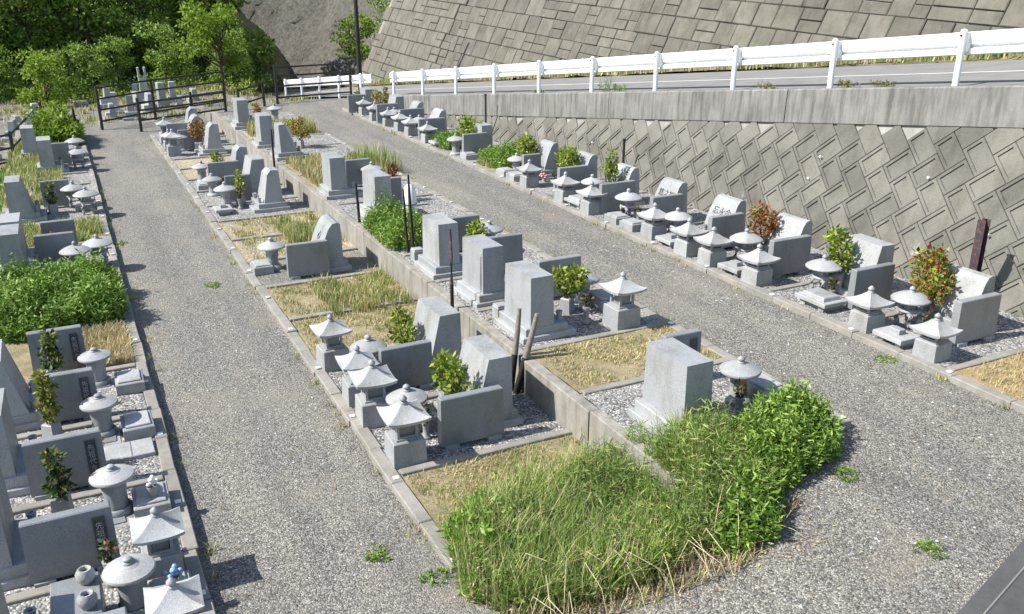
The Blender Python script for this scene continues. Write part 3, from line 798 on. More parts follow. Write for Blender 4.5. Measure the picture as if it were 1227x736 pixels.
def P_stele(style, rnd):
    parts = []
    w = rnd.uniform(.86, .93); d = rnd.uniform(.9, .98)
    pm = MB().box(-.36, .60, -.52, .52, 0, .10, 0, .012)
    parts.append(('base', pm.mesh('base', 'granite_pale'), []))
    parts.append(('pedestal', MB().box(-.29, .46, -.475, .475, .10, .23, 0, .014).mesh('pedestal', 'granite'), []))
    z0 = .23; H = rnd.uniform(.80, .86)
    if style == 'slant':       prof = [(-.22, z0), (.34, z0), (.31, z0 + .10), (.13, z0 + H), (-.21, z0 + H)]
    elif style == 'bow':       prof = [(-.20, z0), (.33, z0), (.31, z0 + .10), (.20, z0 + .42), (.07, z0 + .70), (-.02, z0 + .80), (-.12, z0 + .82), (-.19, z0 + .78)]
    elif style == 'upright':   prof = [(-.20, z0), (.22, z0), (.20, z0 + H), (-.19, z0 + H)]
    else:                      prof = [(-.20, z0), (.30, z0), (.14, z0 + H - .12), (.02, z0 + H), (-.18, z0 + H - .02)]
    m = MB(); n = len(prof)
    tw = {'gable': .17, 'bow': .05, 'slant': .02, 'upright': .02}[style]
    zt = max(z for _, z in prof)
    hw = lambda z: w / 2 - tw * max(0, (z - z0) / (zt - z0)) ** 2
    V = [(x, -hw(z), z) for x, z in prof] + [(x, hw(z), z) for x, z in prof]
    F = [tuple(range(n)), tuple(range(2 * n - 1, n - 1, -1))] + [(i, n + i, n + (i + 1) % n, (i + 1) % n) for i in range(n)]
    m.add(V, F)
    parts.append(('stele', m.mesh('stele', 'granite'), []))
    # pair of flower holders and an incense stand on the step
    for s in (-1, 1):
        vz = MB().lathe([[(.05, .23), (.042, .30), (.055, .37)], [(.055, .37), (.03, .372), (.028, .34)]], 12, 0, (.40, s * .30))
        parts.append(('flower_holder', vz.mesh('flower_holder', 'granite'), []))
    return parts, prof
RND = random.Random(77)
PROTO_SL = P_square_lantern(); PROTO_SL2 = P_square_lantern(.30, .40, .12, .275)
PROTO_RL = P_round_lantern(); PROTO_ST = P_stocky_lantern(); PROTO_SN = P_snow_lantern()
PROTO_ALT = [P_altar(0), P_altar(1), P_altar(2)]
STELES = {s: [P_stele(s, RND) for _ in range(3)] for s in ('slant', 'bow', 'upright', 'gable')}

# engraved lettering: strokes of real type, laid on the stele's sloping face
def text_mesh(txt, size, name):
    c = bpy.data.curves.new(name, 'FONT'); c.body = txt; c.size = size; c.align_x = 'CENTER'; c.align_y = 'CENTER'; c.extrude = 0.003
    o = bpy.data.objects.new(name, c); COL.objects.link(o)
    dg = bpy.context.evaluated_depsgraph_get(); me = bpy.data.meshes.new_from_object(o.evaluated_get(dg))
    me.materials.clear(); me.materials.append(MATS['ink'])
    bpy.data.objects.remove(o); return me

ZROW = {'L': 0.12, 'G': 0.06, 'U': 0.60, 'R': 0.58}
FRONT = {'L': 1, 'G': -1, 'U': 1, 'R': -1}
def rot_of(row): return 0 if FRONT[row] > 0 else math.pi

# gravestones: row, x, y, style, lettering, look
GRAVES = [
 ('L', -1.40, 7.72, 'upright', None, 'tall upright grey gravestone'), ('L', -1.40, 9.50, 'upright', None, 'upright grey gravestone with broad pale top'),
 ('L', -1.40, 11.42, 'upright', None, 'square-topped grey gravestone'), ('L', -1.40, 13.2, 'slant', None, 'grey gravestone with bright flat top'),
 ('L', -1.38, 20.15, 'upright', None, 'grey gravestone behind the big weed clump'), ('L', -1.38, 21.2, 'upright', None, 'grey gravestone with broad top'), ('L', -1.38, 25.5, 'slant', None, 'leaning-faced grey gravestone'),
 ('L', -0.7, 31.8, 'upright', None, 'small grey gravestone'), ('L', -1.2, 34.6, 'upright', None, 'small pale gravestone'),
 ('G', 4.78, 10.45, 'slant', None, 'flat-topped grey gravestone in leaf shadow'), ('G', 4.78, 12.25, 'slant', None, 'grey gravestone with shrub in front'),
 ('G', 4.68, 18.3, 'bow', '心', 'pale gravestone with engraved writing'), ('G', 4.72, 24.1, 'gable', None, 'tapering peaked gravestone'),
 ('G', 4.66, 25.95, 'slant', None, 'grey flat-topped gravestone'), ('G', 4.62, 27.9, 'gable', None, 'pale peaked gravestone'),
 ('G', 4.6, 32.9, 'gable', None, 'peaked grey gravestone beside a red shrub'), ('G', 4.3, 35.3, 'bow', None, 'pale rounded gravestone'), ('G', 4.5, 37.2, 'gable', None, 'small peaked gravestone'),
 ('U', 6.36, 8.12, 'upright', None, 'large pale gravestone seen from behind'), ('U', 6.2, 11.85, 'upright', None, 'tall gravestone backing a weedy plot'),
 ('U', 6.2, 13.6, 'upright', None, 'broad gravestone seen from behind'), ('U', 6.12, 15.38, 'upright', None, 'grooved-edge gravestone seen from behind'),
 ('U', 6.35, 19.9, 'upright', None, 'small gravestone among weeds'), ('U', 6.05, 22.5, 'upright', None, 'dark-sided gravestone on high pedestal'),
 ('U', 6.05, 28.2, 'gable', None, 'pale peaked gravestone'), ('U', 5.95, 30.6, 'upright', None, 'narrow grey gravestone'), ('U', 6.0, 34.9, 'upright', None, 'pale gravestone by the black fence'),
 ('R', 12.68, 8.92, 'bow', None, 'pale gravestone behind a red-green shrub'), ('R', 12.62, 10.9, 'slant', None, 'slanted grey gravestone behind a green shrub'),
 ('R', 12.55, 12.78, 'bow', None, 'grey gravestone behind a red shrub'), ('R', 12.5, 14.65, 'bow', '忘永命', 'engraved gravestone with three characters'),
 ('R', 12.45, 16.6, 'bow', '悠之加', 'rounded gravestone engraved with three characters'), ('R', 12.4, 18.5, 'bow', None, 'pale rounded gravestone beside a green shrub'),
 ('R', 12.35, 20.4, 'bow', None, 'pale rough-faced gravestone'), ('R', 12.3, 22.4, 'bow', None, 'pale gravestone half hidden by shrubs'),
 ('R', 12.0, 26.2, 'upright', None, 'grey gravestone above the weeds'), ('R', 11.95, 29.9, 'bow', None, 'pale gravestone with flat cap'), ('R', 12.0, 32.2, 'bow', None, 'pale-topped gravestone'),
 ('R', 11.9, 34.2, 'slant', None, 'grey gravestone next to a brownish shrub'), ('R', 11.6, 37.0, 'upright', None, 'bluish gravestone at the path end'),
]
def rank(items):
    """order number of every item within its row, from the camera"""
    idx = {}
    for row in 'LGUR':
        for k, it in enumerate(sorted([i for i in items if i[0] == row], key=lambda r: r[2])): idx[id(it)] = k
    return idx
ix = rank(GRAVES); cnt = 0
for g in GRAVES:
    row, x, y, st, txt, look = g
    proto, prof = STELES[st][cnt % 3]; cnt += 1
    r = thing('gravestone', (x, y, ZROW[row]), rot_of(row) + RND.uniform(-.02, .02), f'{look}, {nth(ix[id(g)])} in the {ROWNAME[row]}', 'gravestone', 'gravestones in the ' + ROWNAME[row], .9 if row == 'R' else 1.0)
    for name, mesh, subs in proto:
        p = link(name, mesh, r)
        if name == 'stele' and txt:
            k = 1 if st in ('slant',) else 3
            (xa, za), (xb, zb) = prof[k], prof[k + 1]
            fx, fz = xa + (xb - xa) * .2, za + (zb - za) * .2
            ang = math.atan2(xa - xb, zb - za)
            tm = text_mesh(txt, 0.21, 'inscription')
            X = Vector((0, 1, 0)); Y = Vector((-math.sin(ang), 0, math.cos(ang))); Z = X.cross(Y)
            link('inscription', tm, p, matrix=Matrix(((X.x, Y.x, Z.x, fx + .004 * Z.x), (X.y, Y.y, Z.y, 0), (X.z, Y.z, Z.z, fz + .004 * Z.z), (0, 0, 0, 1))))

# upright side slabs: row, centre x, y, length, lettered end
PANELS = [('L', -.62, 7.1, .9, 1), ('L', -.62, 8.97, .86, 1), ('L', -.62, 10.78, .86, 1), ('L', -.58, 12.76, .80, 1), ('L', -.65, 14.6, .78, 1), ('L', -.58, 20.62, .78, 0), ('L', -.50, 21.78, .70, 0), ('L', -.5, 26.4, .7, 0), ('L', -.3, 32.6, .6, 0),
 ('G', 4.27, 9.80, .92, 0), ('G', 4.05, 11.72, .82, 0), ('G', 4.10, 17.78, .88, 0), ('G', 4.05, 25.2, .7, 0), ('G', 4.02, 27.3, .92, 0), ('G', 3.95, 33.9, .8, 0), ('G', 3.8, 35.6, .9, 0),
 ('U', 7.22, 9.20, .62, 1), ('U', 7.40, 13.0, .86, 0), ('U', 7.12, 14.72, .84, 0), ('U', 7.0, 16.4, .8, 0), ('U', 6.95, 20.6, .5, 0), ('U', 6.9, 23.2, .7, 0),
 ('R', 12.26, 8.37, .92, 0), ('R', 12.02, 10.22, .92, 0), ('R', 12.0, 12.2, .94, 0), ('R', 12.03, 14.12, .86, 0), ('R', 11.95, 16.1, .86, 0), ('R', 11.70, 17.76, .98, 0), ('R', 11.68, 19.86, .88, 0), ('R', 11.5, 21.85, .55, 0),
 ('R', 11.52, 25.72, .86, 0), ('R', 11.45, 29.25, .98, 0), ('R', 11.65, 31.8, 1.0, 0), ('R', 11.3, 33.5, .9, 0), ('R', 11.1, 36.7, .85, 0)]
ix = rank(PANELS); pcache = {}
plate = MB().box(-.06, .06, -.012, 0, -.23, .23).mesh('name_plate', 'slate')
for g in PANELS:
    row, x, y, L, let = g
    if L not in pcache: pcache[L] = P_panel(L)
    extra = ' with a dark engraved name strip' if let else ''
    r = thing('side_slab', (x, y, ZROW[row]), RND.uniform(-.015, .015), f'polished upright stone slab{extra}, {nth(ix[id(g)])} in the {ROWNAME[row]}', 'stone slab', 'upright side slabs beside the graves')
    stamp(pcache[L], r)
    if let and row == 'L':
        p = link('name_plate', plate, r, loc=(L / 2 - .14, -.074, .42), rot=(R(-1.0), 0, 0))
        tm = text_mesh('先\n祖\n代\n々', 0.095, 'engraving'); tm.materials.clear(); tm.materials.append(MATS['granite_pale'])
        link('engraving', tm, p, loc=(0, -.014, -.01), rot=(R(90), 0, 0), scale=(.85, .95, 1))
    elif let:
        link('name_plate', plate, r, loc=(L / 2 - .14, -.074, .42), rot=(R(-1.0), 0, 0))

# lanterns: row, x, y, prototype (s square, t small square, r round, n low round on legs)
LANTERNS = [('G', 3.31, 9.75, 's'), ('G', 3.29, 10.97, 's'), ('G', 3.29, 11.68, 's'), ('G', 3.29, 13.08, 's'), ('U', 7.66, 11.35, 's'),
 ('R', 11.16, 8.2, 't'), ('R', 11.2, 9.5, 't'), ('R', 11.14, 12.08, 't'), ('R', 11.14, 13.4, 't'), ('R', 11.12, 14.16, 't'), ('R', 11.22, 15.52, 't'), ('R', 11.1, 17.95, 't'), ('R', 11.14, 19.3, 't'),
 ('R', 11.1, 21.2, 't'), ('R', 11.1, 28.75, 't'), ('R', 11.1, 30.4, 't'), ('R', 11.1, 31.5, 't'), ('R', 11.05, 32.7, 't'), ('R', 11.05, 34.3, 't'), ('R', 10.95+.2, 36.0, 't'),
 ('L', .21, 7.30, 's'), ('L', .20, 8.55, 's'), ('G', 3.28, 33.1, 's'), ('G', 3.3, 34.6, 't'), ('G', 3.35, 36.0, 's'),
 ('G', 3.62, 10.5, 'r'), ('G', 3.70, 12.46, 'r'), ('G', 3.54, 18.65, 'r'), ('G', 3.60, 24.65, 'r'), ('G', 3.5, 26.2, 'r'), ('G', 3.5, 28.2, 'r'), ('G', 3.62, 33.9, 'r'),
 ('U', 7.55, 8.32, 'r'), ('U', 7.58, 12.46, 'r'), ('U', 7.48, 16.05, 'r'), ('U', 7.2, 22.9, 'r'), ('U', 7.4, 35.6, 'r'),
 ('R', 11.88, 9.27, 'n'), ('R', 11.85, 11.16, 'n'), ('R', 11.76, 13.15, 'n'), ('R', 11.6, 15.2, 'n'), ('R', 11.62, 17.15, 'n'), ('R', 11.75, 19.0, 'r'), ('R', 11.42, 22.6, 'r'), ('R', 11.1, 26.3, 'r'), ('R', 11.5, 30.6, 'n'), ('R', 11.4, 33.0, 'r'),
 ('L', -.12, 8.08, 'k'), ('L', -.15, 10.02, 'k'), ('L', -.18, 12.12, 'k'), ('L', -.15, 13.88, 'k'), ('L', -.22, 20.0, 'n'), ('L', .22, 20.35, 'n'), ('L', -.08, 26.3, 'n'), ('L', .2, 25.4, 'n'), ('L', .2, 31.9, 'n'), ('L', -.05, 33.0, 'n'), ('L', .2, 34.2, 'n')]
LN = {'s': (PROTO_SL, 'square-roofed stone lantern on a block'), 't': (PROTO_SL2, 'small square-roofed stone lantern'), 'r': (PROTO_RL, 'round stone lantern with mushroom roof'), 'k': (PROTO_ST, 'stocky round stone lantern with domed cap'), 'n': (PROTO_SN, 'low round-roofed stone lantern on bowed legs')}
for kind in 'strnk':
    sub = [l for l in LANTERNS if l[3] == kind]; ix = rank(sub)
    for g in sub:
        row, x, y, k = g
        sc = RND.uniform(.95, 1.05) * (.84 if row == 'L' and k == 's' else 1.0)
        r = thing('stone_lantern', (x, y, ZROW[row]), RND.uniform(-.07, .07) + (RND.choice([0, 1, 2, 3]) * math.pi / 2 if k in 'rnk' else 0), f'{LN[k][1]}, {nth(ix[id(g)])} in the {ROWNAME[row]}', 'stone lantern', 'stone lanterns along the grave rows', sc)
        stamp(LN[k][0], r)

# offering tables
ALTARS = [('G', 3.28, 18.55, 1), ('G', 3.4, 24.0, 0), ('G', 3.4, 27.2, 1), ('U', 8.0, 8.35, 1), ('U', 7.9, 12.3, 1), ('U', 7.7, 14.1, 1), ('U', 6.05, 12.55, 3), ('U', 5.95, 16.2, 3),
 ('R', 11.16, 8.86, 0), ('R', 11.3, 10.62, 2), ('R', 11.18, 12.72, 0), ('R', 11.2, 14.85, 0), ('R', 11.2, 16.3, 1), ('R', 11.2, 16.95, 1), ('R', 11.2, 18.65, 2), ('R', 11.15, 22.1, 1), ('R', 11.15, 22.75, 1), ('R', 11.2, 25.5, 1), ('R', 11.15, 28.0, 0),
 ('L', .22, 8.02, 1), ('L', .22, 9.93, 1), ('L', .25, 12.0, 1), ('L', .27, 13.55, 1), ('L', -.25, 9.93, 4), ('L', -.2, 12.02, 4), ('L', -.16, 13.9, 4), ('L', .1, 25.9, 1), ('L', .2, 33.3, 1)]
P_FLAT = [('slab', MB().box(-.42, .22, -.27, .27, 0, .10, 0, .01).mesh('slab', 'granite'), []), ('mat', MB().box(-.36, .16, -.21, .21, .10, .115).mesh('mat', 'granite_dark'), [])]
P_CUBE = [('body', MB().box(-.11, .11, -.11, .11, 0, .22, 0, .012).mesh('body', 'granite'), []), ('lid', MB().box(-.10, .10, -.10, .10, .22, .25, 0, .01).mesh('lid', 'granite_pale'), [])]
AL = {0: (PROTO_ALT[0], 'low stone offering table with incense box', 'offering table'), 1: (PROTO_ALT[1], 'low stone offering block with tray top', 'offering table'), 2: (PROTO_ALT[2], 'wide stone offering bench with lidded box', 'offering table'), 3: (P_CUBE, 'small square stone box behind a gravestone', 'stone box'), 4: (P_FLAT, 'flat stone step slab carrying the round lantern', 'stone slab')}
for kind in range(5):
    sub = [a for a in ALTARS if a[3] == kind]; ix = rank(sub)
    for g in sub:
        row, x, y, k = g
        nm = 'stone_box' if k == 3 else 'step_slab' if k == 4 else 'offering_table'
        z = ZROW[row] if k != 4 else ZROW[row] - .09
        r = thing(nm, (x, y, z), RND.uniform(-.03, .03) + rot_of(row), f'{AL[k][1]}, {nth(ix[id(g)])} in the {ROWNAME[row]}', AL[k][2], 'offering stones along the grave rows')
        stamp(AL[k][0], r)

# ------------------------------------------------------------------ shrubs and cut branches in stone vases
rng = np.random.default_rng(8)
def shrub_mesh(lobes, n, size, mats, split=None, stems=5, seed=0, aspect=.5, low=0.1):
    rg = np.random.default_rng(seed)
    V = []; mi = []
    for c, rad, w in lobes:
        k = int(n * w); P, d = blob_points(rg, k, np.array(c), np.array(rad), .35)
        V.append(leaves(rg, P, size, aspect, .25, d)); mi.append(np.full(k, 0) if split is None else (rg.random(k) < split).astype(int))
    leaf = quad_mesh('foliage', np.concatenate(V), mats, np.concatenate(mi))
    m = MB(); rd = random.Random(seed)
    for i in range(stems):
        c, rad, w = rd.choice(lobes)
        e = Vector(c) + Vector([rd.uniform(-.5, .5) * r for r in rad]); b = Vector((rd.uniform(-.04, .04), rd.uniform(-.04, .04), low))
        mid = (b + e) / 2 + Vector((rd.uniform(-.03, .03), rd.uniform(-.03, .03), .03))
        m.tube([b, mid, e], [.012, .009, .005], 5, 0, False)
    return leaf, m.mesh('stems', 'bark')
VASE = MB().box(-.10, .10, -.10, .10, 0, .26, 0, .015, (.012, .012)).mesh('vase', 'granite')
S_ROUND = shrub_mesh([((0, 0, .58), (.17, .17, .22), .6), ((.05, .08, .74), (.10, .10, .12), .25), ((-.06, -.08, .42), (.10, .12, .10), .15)], 360, .085, 'leaf_shrub', seed=1, low=.2)
S_TALL = shrub_mesh([((0, 0, .50), (.12, .12, .20), .45), ((.02, .02, .78), (.10, .10, .20), .45), ((.08, .1, .62), (.1, .1, .1), .1)], 360, .08, 'leaf_shrub', seed=2, low=.2)
S_OLIVE = shrub_mesh([((0, 0, .48), (.15, .15, .18), .4), ((0, .02, .76), (.11, .11, .20), .4), ((0, .0, .95), (.06, .06, .12), .2)], 380, .085, ['leaf_olive', 'leaf_shrub'], .35, seed=3, aspect=.62, low=.2)
S_RED = shrub_mesh([((0, 0, .55), (.20, .22, .20), .5), ((.02, .1, .75), (.13, .13, .16), .3), ((0, -.12, .70), (.13, .13, .17), .2)], 480, .08, ['leaf_red', 'leaf_olive'], .35, seed=4, low=.2)
S_RUST = shrub_mesh([((0, 0, .45), (.17, .20, .26), .7), ((0, .05, .70), (.12, .12, .14), .3)], 430, .08, ['leaf_rust', 'leaf_dark_shrub'], .15, seed=5, low=.1)
S_BIG = shrub_mesh([((0, 0, .62), (.28, .36, .24), .45), ((.0, .28, .80), (.20, .18, .16), .2), ((0, -.22, .55), (.24, .24, .22), .25), ((0.0, -.1, .95), (.08, .08, .18), .1)], 900, .085, ['leaf_shrub', 'leaf_red'], .35, seed=6, stems=9, low=.2)
S_DARK = shrub_mesh([((0, 0, .40), (.13, .13, .22), .6), ((0, .0, .68), (.09, .09, .16), .4)], 360, .08, ['leaf_dark_shrub', 'leaf_olive'], .25, seed=7, low=.05)
S_WIDE = shrub_mesh([((0, 0, .55), (.22, .34, .22), .6), ((0, .2, .72), (.16, .18, .14), .25), ((0, -.22, .62), (.16, .16, .16), .15)], 620, .09, 'leaf_shrub', seed=9, stems=8, low=.2)
SHRUBS = [  # x, y, z, proto, scale, vase, label
 (4.22, 10.28, .06, S_TALL, 1.12, 1, 'bright green leafy cutting in a vase beside the nearest lower-row slab'),
 (4.30, 10.72, .06, S_ROUND, 1.15, 1, 'round green leafy cutting left of the flat-topped stone in leaf shadow'),
 (4.25, 12.35, .06, S_ROUND, 1.2, 1, 'green leafy shrub in front of the second lower-row gravestone'),
 (4.0, 24.75, .06, S_TALL, 1.0, 1, 'green leafy cutting before the tapering peaked gravestone in lower row'),
 (4.0, 28.1, .06, S_ROUND, 1.05, 1, 'green leafy shrub behind a slab at the tan gravel plot'),
 (4.15, 33.5, .06, S_RED, 1.25, 1, 'red and green shrub near the lower row far end'),
 (7.18, 12.3, .60, S_WIDE, 1.0, 1, 'large yellow-green leafy shrub beside the round lantern in upper row'),
 (7.05, 15.75, .60, S_WIDE, .9, 1, 'yellow-green shrub behind the grooved gravestone in upper row'),
 (7.15, 21.1, .60, S_RUST, 1.15, 0, 'dark red-leaved shrub above the green weed clump'),
 (6.9, 29.6, .60, S_BIG, .95, 1, 'green shrub with pinkish leaves near upper row far end'),
 (6.7, 35.4, .60, S_RED, .8, 1, 'small reddish bouquet beside the pale gravestone by fence'),
 (12.42, 9.35, .58, S_BIG, 1.2, 1, 'big red and green shrub in the nearest right-row plot'),
 (12.15, 11.12, .58, S_ROUND, 1.35, 1, 'bright green round shrub before the slanted right-row gravestone'),
 (12.2, 13.2, .58, S_RED, 1.25, 1, 'red-leaved shrub beside the third right-row slab'),
 (12.0, 18.45, .58, S_TALL, 1.4, 1, 'upright green shrub beside the sixth right-row slab'),
 (12.0, 20.7, .58, S_WIDE, 1.3, 1, 'wide green shrub behind the seventh right-row slab'),
 (11.9, 22.9, .58, S_WIDE, 1.3, 1, 'green shrub behind the narrow eighth right-row slab'),
 (11.8, 26.6, .58, S_WIDE, 1.3, 1, 'green shrub behind the ninth right-row slab above weeds'),
 (11.7, 35.2, .58, S_BIG, 1.1, 0, 'brownish green shrub near the right row far end'),
 (11.4, 37.4, .58, S_ROUND, .95, 0, 'small bright green shrub at right row far end by the pole'),
 (-.72, 10.22, .12, S_DARK, 1.05, 1, 'dark olive cutting between the second and third left-row slabs'),
 (-.80, 12.28, .12, S_OLIVE, .95, 1, 'dense olive-green cutting in front of the fourth left-row slab'),
 (-.74, 14.1, .12, S_DARK, 1.1, 1, 'dark green leafy cutting in front of the fifth left-row slab'),
 (-.70, 21.35, .12, S_RUST, .7, 0, 'small reddish dry cutting between two far left-row slabs'),
 (-.62, 25.75, .12, S_DARK, 1.0, 1, 'dark leafy cutting beside the leaning-faced left-row gravestone'),
]
for x, y, z, (leaf, st), sc, vase, lab in SHRUBS:
    r = thing('leafy_cutting' if vase else 'shrub', (x, y, z), RND.uniform(0, 6.28), lab, 'shrub', 'shrubs and cuttings at the graves', sc)
    f = link('foliage', leaf, r); link('stems', st, r)
    if vase: link('vase', VASE, r)

SPRIG = shrub_mesh([((0, 0, .34), (.06, .06, .10), 1.0)], 70, .06, ['leaf_dark_shrub', 'leaf_rust'], .2, seed=15, stems=4, low=.2)
SVASE = MB().lathe([[(.055, 0), (.06, .03)], [(.06, .03), (.035, .06), (.04, .16), (.055, .24)], [(.055, .24), (.035, .245), (.03, .2)]], 12).mesh('vase', 'granite')
SPRIGS = [('R', 11.62, 8.72), ('R', 11.55, 10.62), ('R', 11.5, 12.55), ('R', 11.5, 14.45), ('R', 11.45, 16.45), ('R', 11.4, 18.2), ('R', 11.4, 20.3), ('R', 11.35, 22.1), ('G', 3.75, 10.15), ('G', 3.85, 12.1), ('G', 3.95, 18.4), ('G', 3.9, 24.3), ('G', 3.85, 26.6),
 ('L', -.3, 8.62), ('L', -.28, 11.2), ('L', -.3, 13.1), ('U', 7.25, 7.95), ('U', 7.2, 11.7), ('U', 7.2, 13.55), ('U', 7.3, 15.3), ('U', 7.1, 19.7)]
ix = rank(SPRIGS)
for g in SPRIGS:
    row, x, y = g
    r = thing('flower_vase', (x, y, ZROW[row]), RND.uniform(0, 6.28), f'small stone vase holding a dark sprig, {nth(ix[id(g)])} in the {ROWNAME[row]}', 'vase', 'small vases with sprigs at the graves', RND.uniform(.9, 1.2))
    link('vase', SVASE, r); link('sprig', SPRIG[0], r); link('stems', SPRIG[1], r)

# ------------------------------------------------------------------ small things at the graves
def flower_bowl(x, y, z, mat, label, n=9, rad=.08):
    r = thing('flower_bunch', (x, y, z), 0, label, 'flowers')
    rd = random.Random(int(x * 100 + y)); m = MB()
    for i in range(n):
        cx, cy, cz = rd.uniform(-rad, rad), rd.uniform(-rad, rad), rd.uniform(.12, .22)
        s = rd.uniform(.025, .042)
        m.lathe([[(0, cz - s), (s * .8, cz - s * .5), (s, cz), (s * .7, cz + s * .6), (0, cz + s * .8)]], 8, 0, (cx, cy))
    link('blossoms', m.mesh('blossoms', mat), r)
    link('cup', MB().lathe([[(.05, 0), (.06, .13)], [(.06, .13), (.05, .13), (.045, .05)]], 12).mesh('cup', 'granite_pale'), r)
flower_bowl(.26, 7.98, .32, 'blue_flower', 'blue flowers on the nearest left-row offering block')
flower_bowl(.24, 9.85, .32, 'white_flower', 'white flowers on the second left-row offering block', 7)
flower_bowl(11.72, 21.5, .58, 'pink_flower', 'pink flowers beside the narrow right-row slab', 10, .13)
flower_bowl(6.85, 34.7, .62, 'blue_flower', 'blue flowers by the far pale gravestone at fence', 6)
flower_bowl(7.05, 8.75, .62, 'pink_flower', 'dull pink flowers beside the nearest upper-row slab', 9, .12)
def vase_block():
    r = thing('flower_stand', (-.58, 7.95, .12), 0, 'stone flower stand with two round vases, nearest in left row', 'flower stand')
    link('block', MB().box(-.24, .20, -.34, .34, 0, .42, 0, .015).mesh('block', 'granite_polished'), r)
    for s in (-1, 1):
        v = MB().lathe([[(.06, .42), (.085, .47), (.09, .52), (.06, .57)], [(.06, .57), (.045, .57), (.04, .53)]], 16, 0, (.08, s * .20))
        link('vase', v.mesh('vase', 'granite_pale'), r)
vase_block()
def pale_slab():
    r = thing('paving_slab', (.15, 11.42, .12), 0, 'pale flat paving slab in the third left-row plot', 'slab')
    link('slab', MB().box(-.36, .24, -.22, .22, -.02, .06, 0, .01).mesh('slab', 'granite_pale'), r)
    link('joint_strip', MB().box(-.05, -.035, -.2, .2, .059, .066).mesh('joint_strip', 'granite_dark'), r)
pale_slab()
def white_bundle():
    r = thing('wrapped_bundle', (6.75, 18.75, .60), 0, 'white sheet-wrapped upright bundle standing behind the green weed clump', 'bundle')
    prof = [(.13, 0), (.15, .12), (.155, .35), (.15, .60), (.135, .78), (.10, .90), (.05, .96), (0, .975)]
    m = MB(); n = 24; V = []; rd = random.Random(3)
    for k, (q, z) in enumerate(prof):
        for i in range(n):
            a = 2 * math.pi * i / n; w = 1 + .07 * math.sin(5 * a + 1) + .05 * math.sin(9 * a + k * .6)
            V.append((q * w * math.cos(a), q * w * math.sin(a), z))
    F = [(k * n + i, k * n + (i + 1) % n, (k + 1) * n + (i + 1) % n, (k + 1) * n + i) for k in range(len(prof) - 1) for i in range(n)]
    m.add(V, F, 0, True); link('sheet', m.mesh('sheet', 'white_sheet'), r)
    link('tie', MB().lathe([[(.162, .50), (.168, .515), (.162, .53)]], 24).mesh('tie', 'weathered_stake'), r)
white_bundle()
def wood_stake(x, y, z, h, r0, label, lean=(0, 0), mats=('weathered_stake', 'charred_stake'), split=.45):
    r = thing('wooden_stake', (x, y, z), 0, label, 'stake')
    rd = random.Random(int(x * 7 + y * 31)); k = split
    P = lambda t: (lean[0] * h * t + rd.uniform(-.008, .008), lean[1] * h * t, h * t)
    p0, p1, pk = (0, 0, -.25), P(1), P(k)
    link('charred_foot', MB().tube([p0, (0, 0, 0), pk], [r0, r0 * 1.05, r0 * .95], 8).mesh('charred_foot', mats[1]), r)
    link('shaft', MB().tube([pk, P((1 + k) / 2), p1], [r0 * .95, r0 * .85, r0 * .62], 8).mesh('shaft', mats[0]), r)
wood_stake(5.45, 10.98, .06, 1.30, .05, 'left of two grey wooden stakes with charred feet by low wall', (.13, .02))
wood_stake(5.49, 10.86, .06, 1.24, .055, 'right of two grey wooden stakes with charred feet by low wall', (.27, -.02))
wood_stake(5.50, 13.35, .06, 1.95, .035, 'thin brown stake standing in front of the low wall', (.0, 0), ('rust', 'charred_stake'), .5)
wood_stake(5.92, 16.35, .60, 1.72, .032, 'tall black stake beside the grooved gravestone', (-.03, 0), ('charred_stake', 'charred_stake'), .5)
wood_stake(5.95, 16.75, .60, 1.35, .03, 'shorter black stake next to the green weed clump', (-.03, .04), ('charred_stake', 'charred_stake'), .5)
wood_stake(5.78, 19.55, .58, .95, .035, 'small dark stake beside the small gravestone among weeds', (-.03, 0), ('charred_stake', 'charred_stake'), .5)
wood_stake(5.5, 27.2, .06, 1.6, .035, 'far dark stake by the low wall behind peaked gravestones', (0, 0), ('charred_stake', 'charred_stake'), .5)
wood_stake(.42, 37.6, 0.0, 1.3, .06, 'dark stake at the far end of the left row', (-.06, 0), ('charred_stake', 'charred_stake'), .5)

# stone at the front corner of the wall, small stump in the dry plot
def dark_slab():
    r = thing('concrete_ramp', (8.35, 3.35, .5), 0, 'dark grey slab corner cutting the lower right of the gravel', 'slab')
    d = Vector((1.55, .46, 0)).normalized(); nrm = Vector((d.y, -d.x, 0))
    m = MB(); o = Vector((6.72, 4.14, 0)) - Vector((8.35, 3.35, 0)); pts = [o - d * 3, o + d * 5, o + d * 5 + nrm * 3, o - d * 3 + nrm * 3]
    V = [(p.x, p.y, -.3) for p in pts] + [(p.x, p.y, .06) for p in pts]
    m.add(V, [(4, 5, 6, 7)[::-1], (0, 1, 5, 4)[::-1], (1, 2, 6, 5)[::-1], (2, 3, 7, 6)[::-1], (3, 0, 4, 7)[::-1]])
    link('slab', m.mesh('slab', 'dark_asphalt'), r)
    for k in (0.16, .42, .75):
        a, b = o - d * 3 + nrm * k, o + d * 5 + nrm * (k + .03)
        m = MB(); m.tube([(a.x, a.y, .062), (b.x, b.y, .062)], .012, 6); link('seam', m.mesh('seam', 'asphalt'), r)
dark_slab()

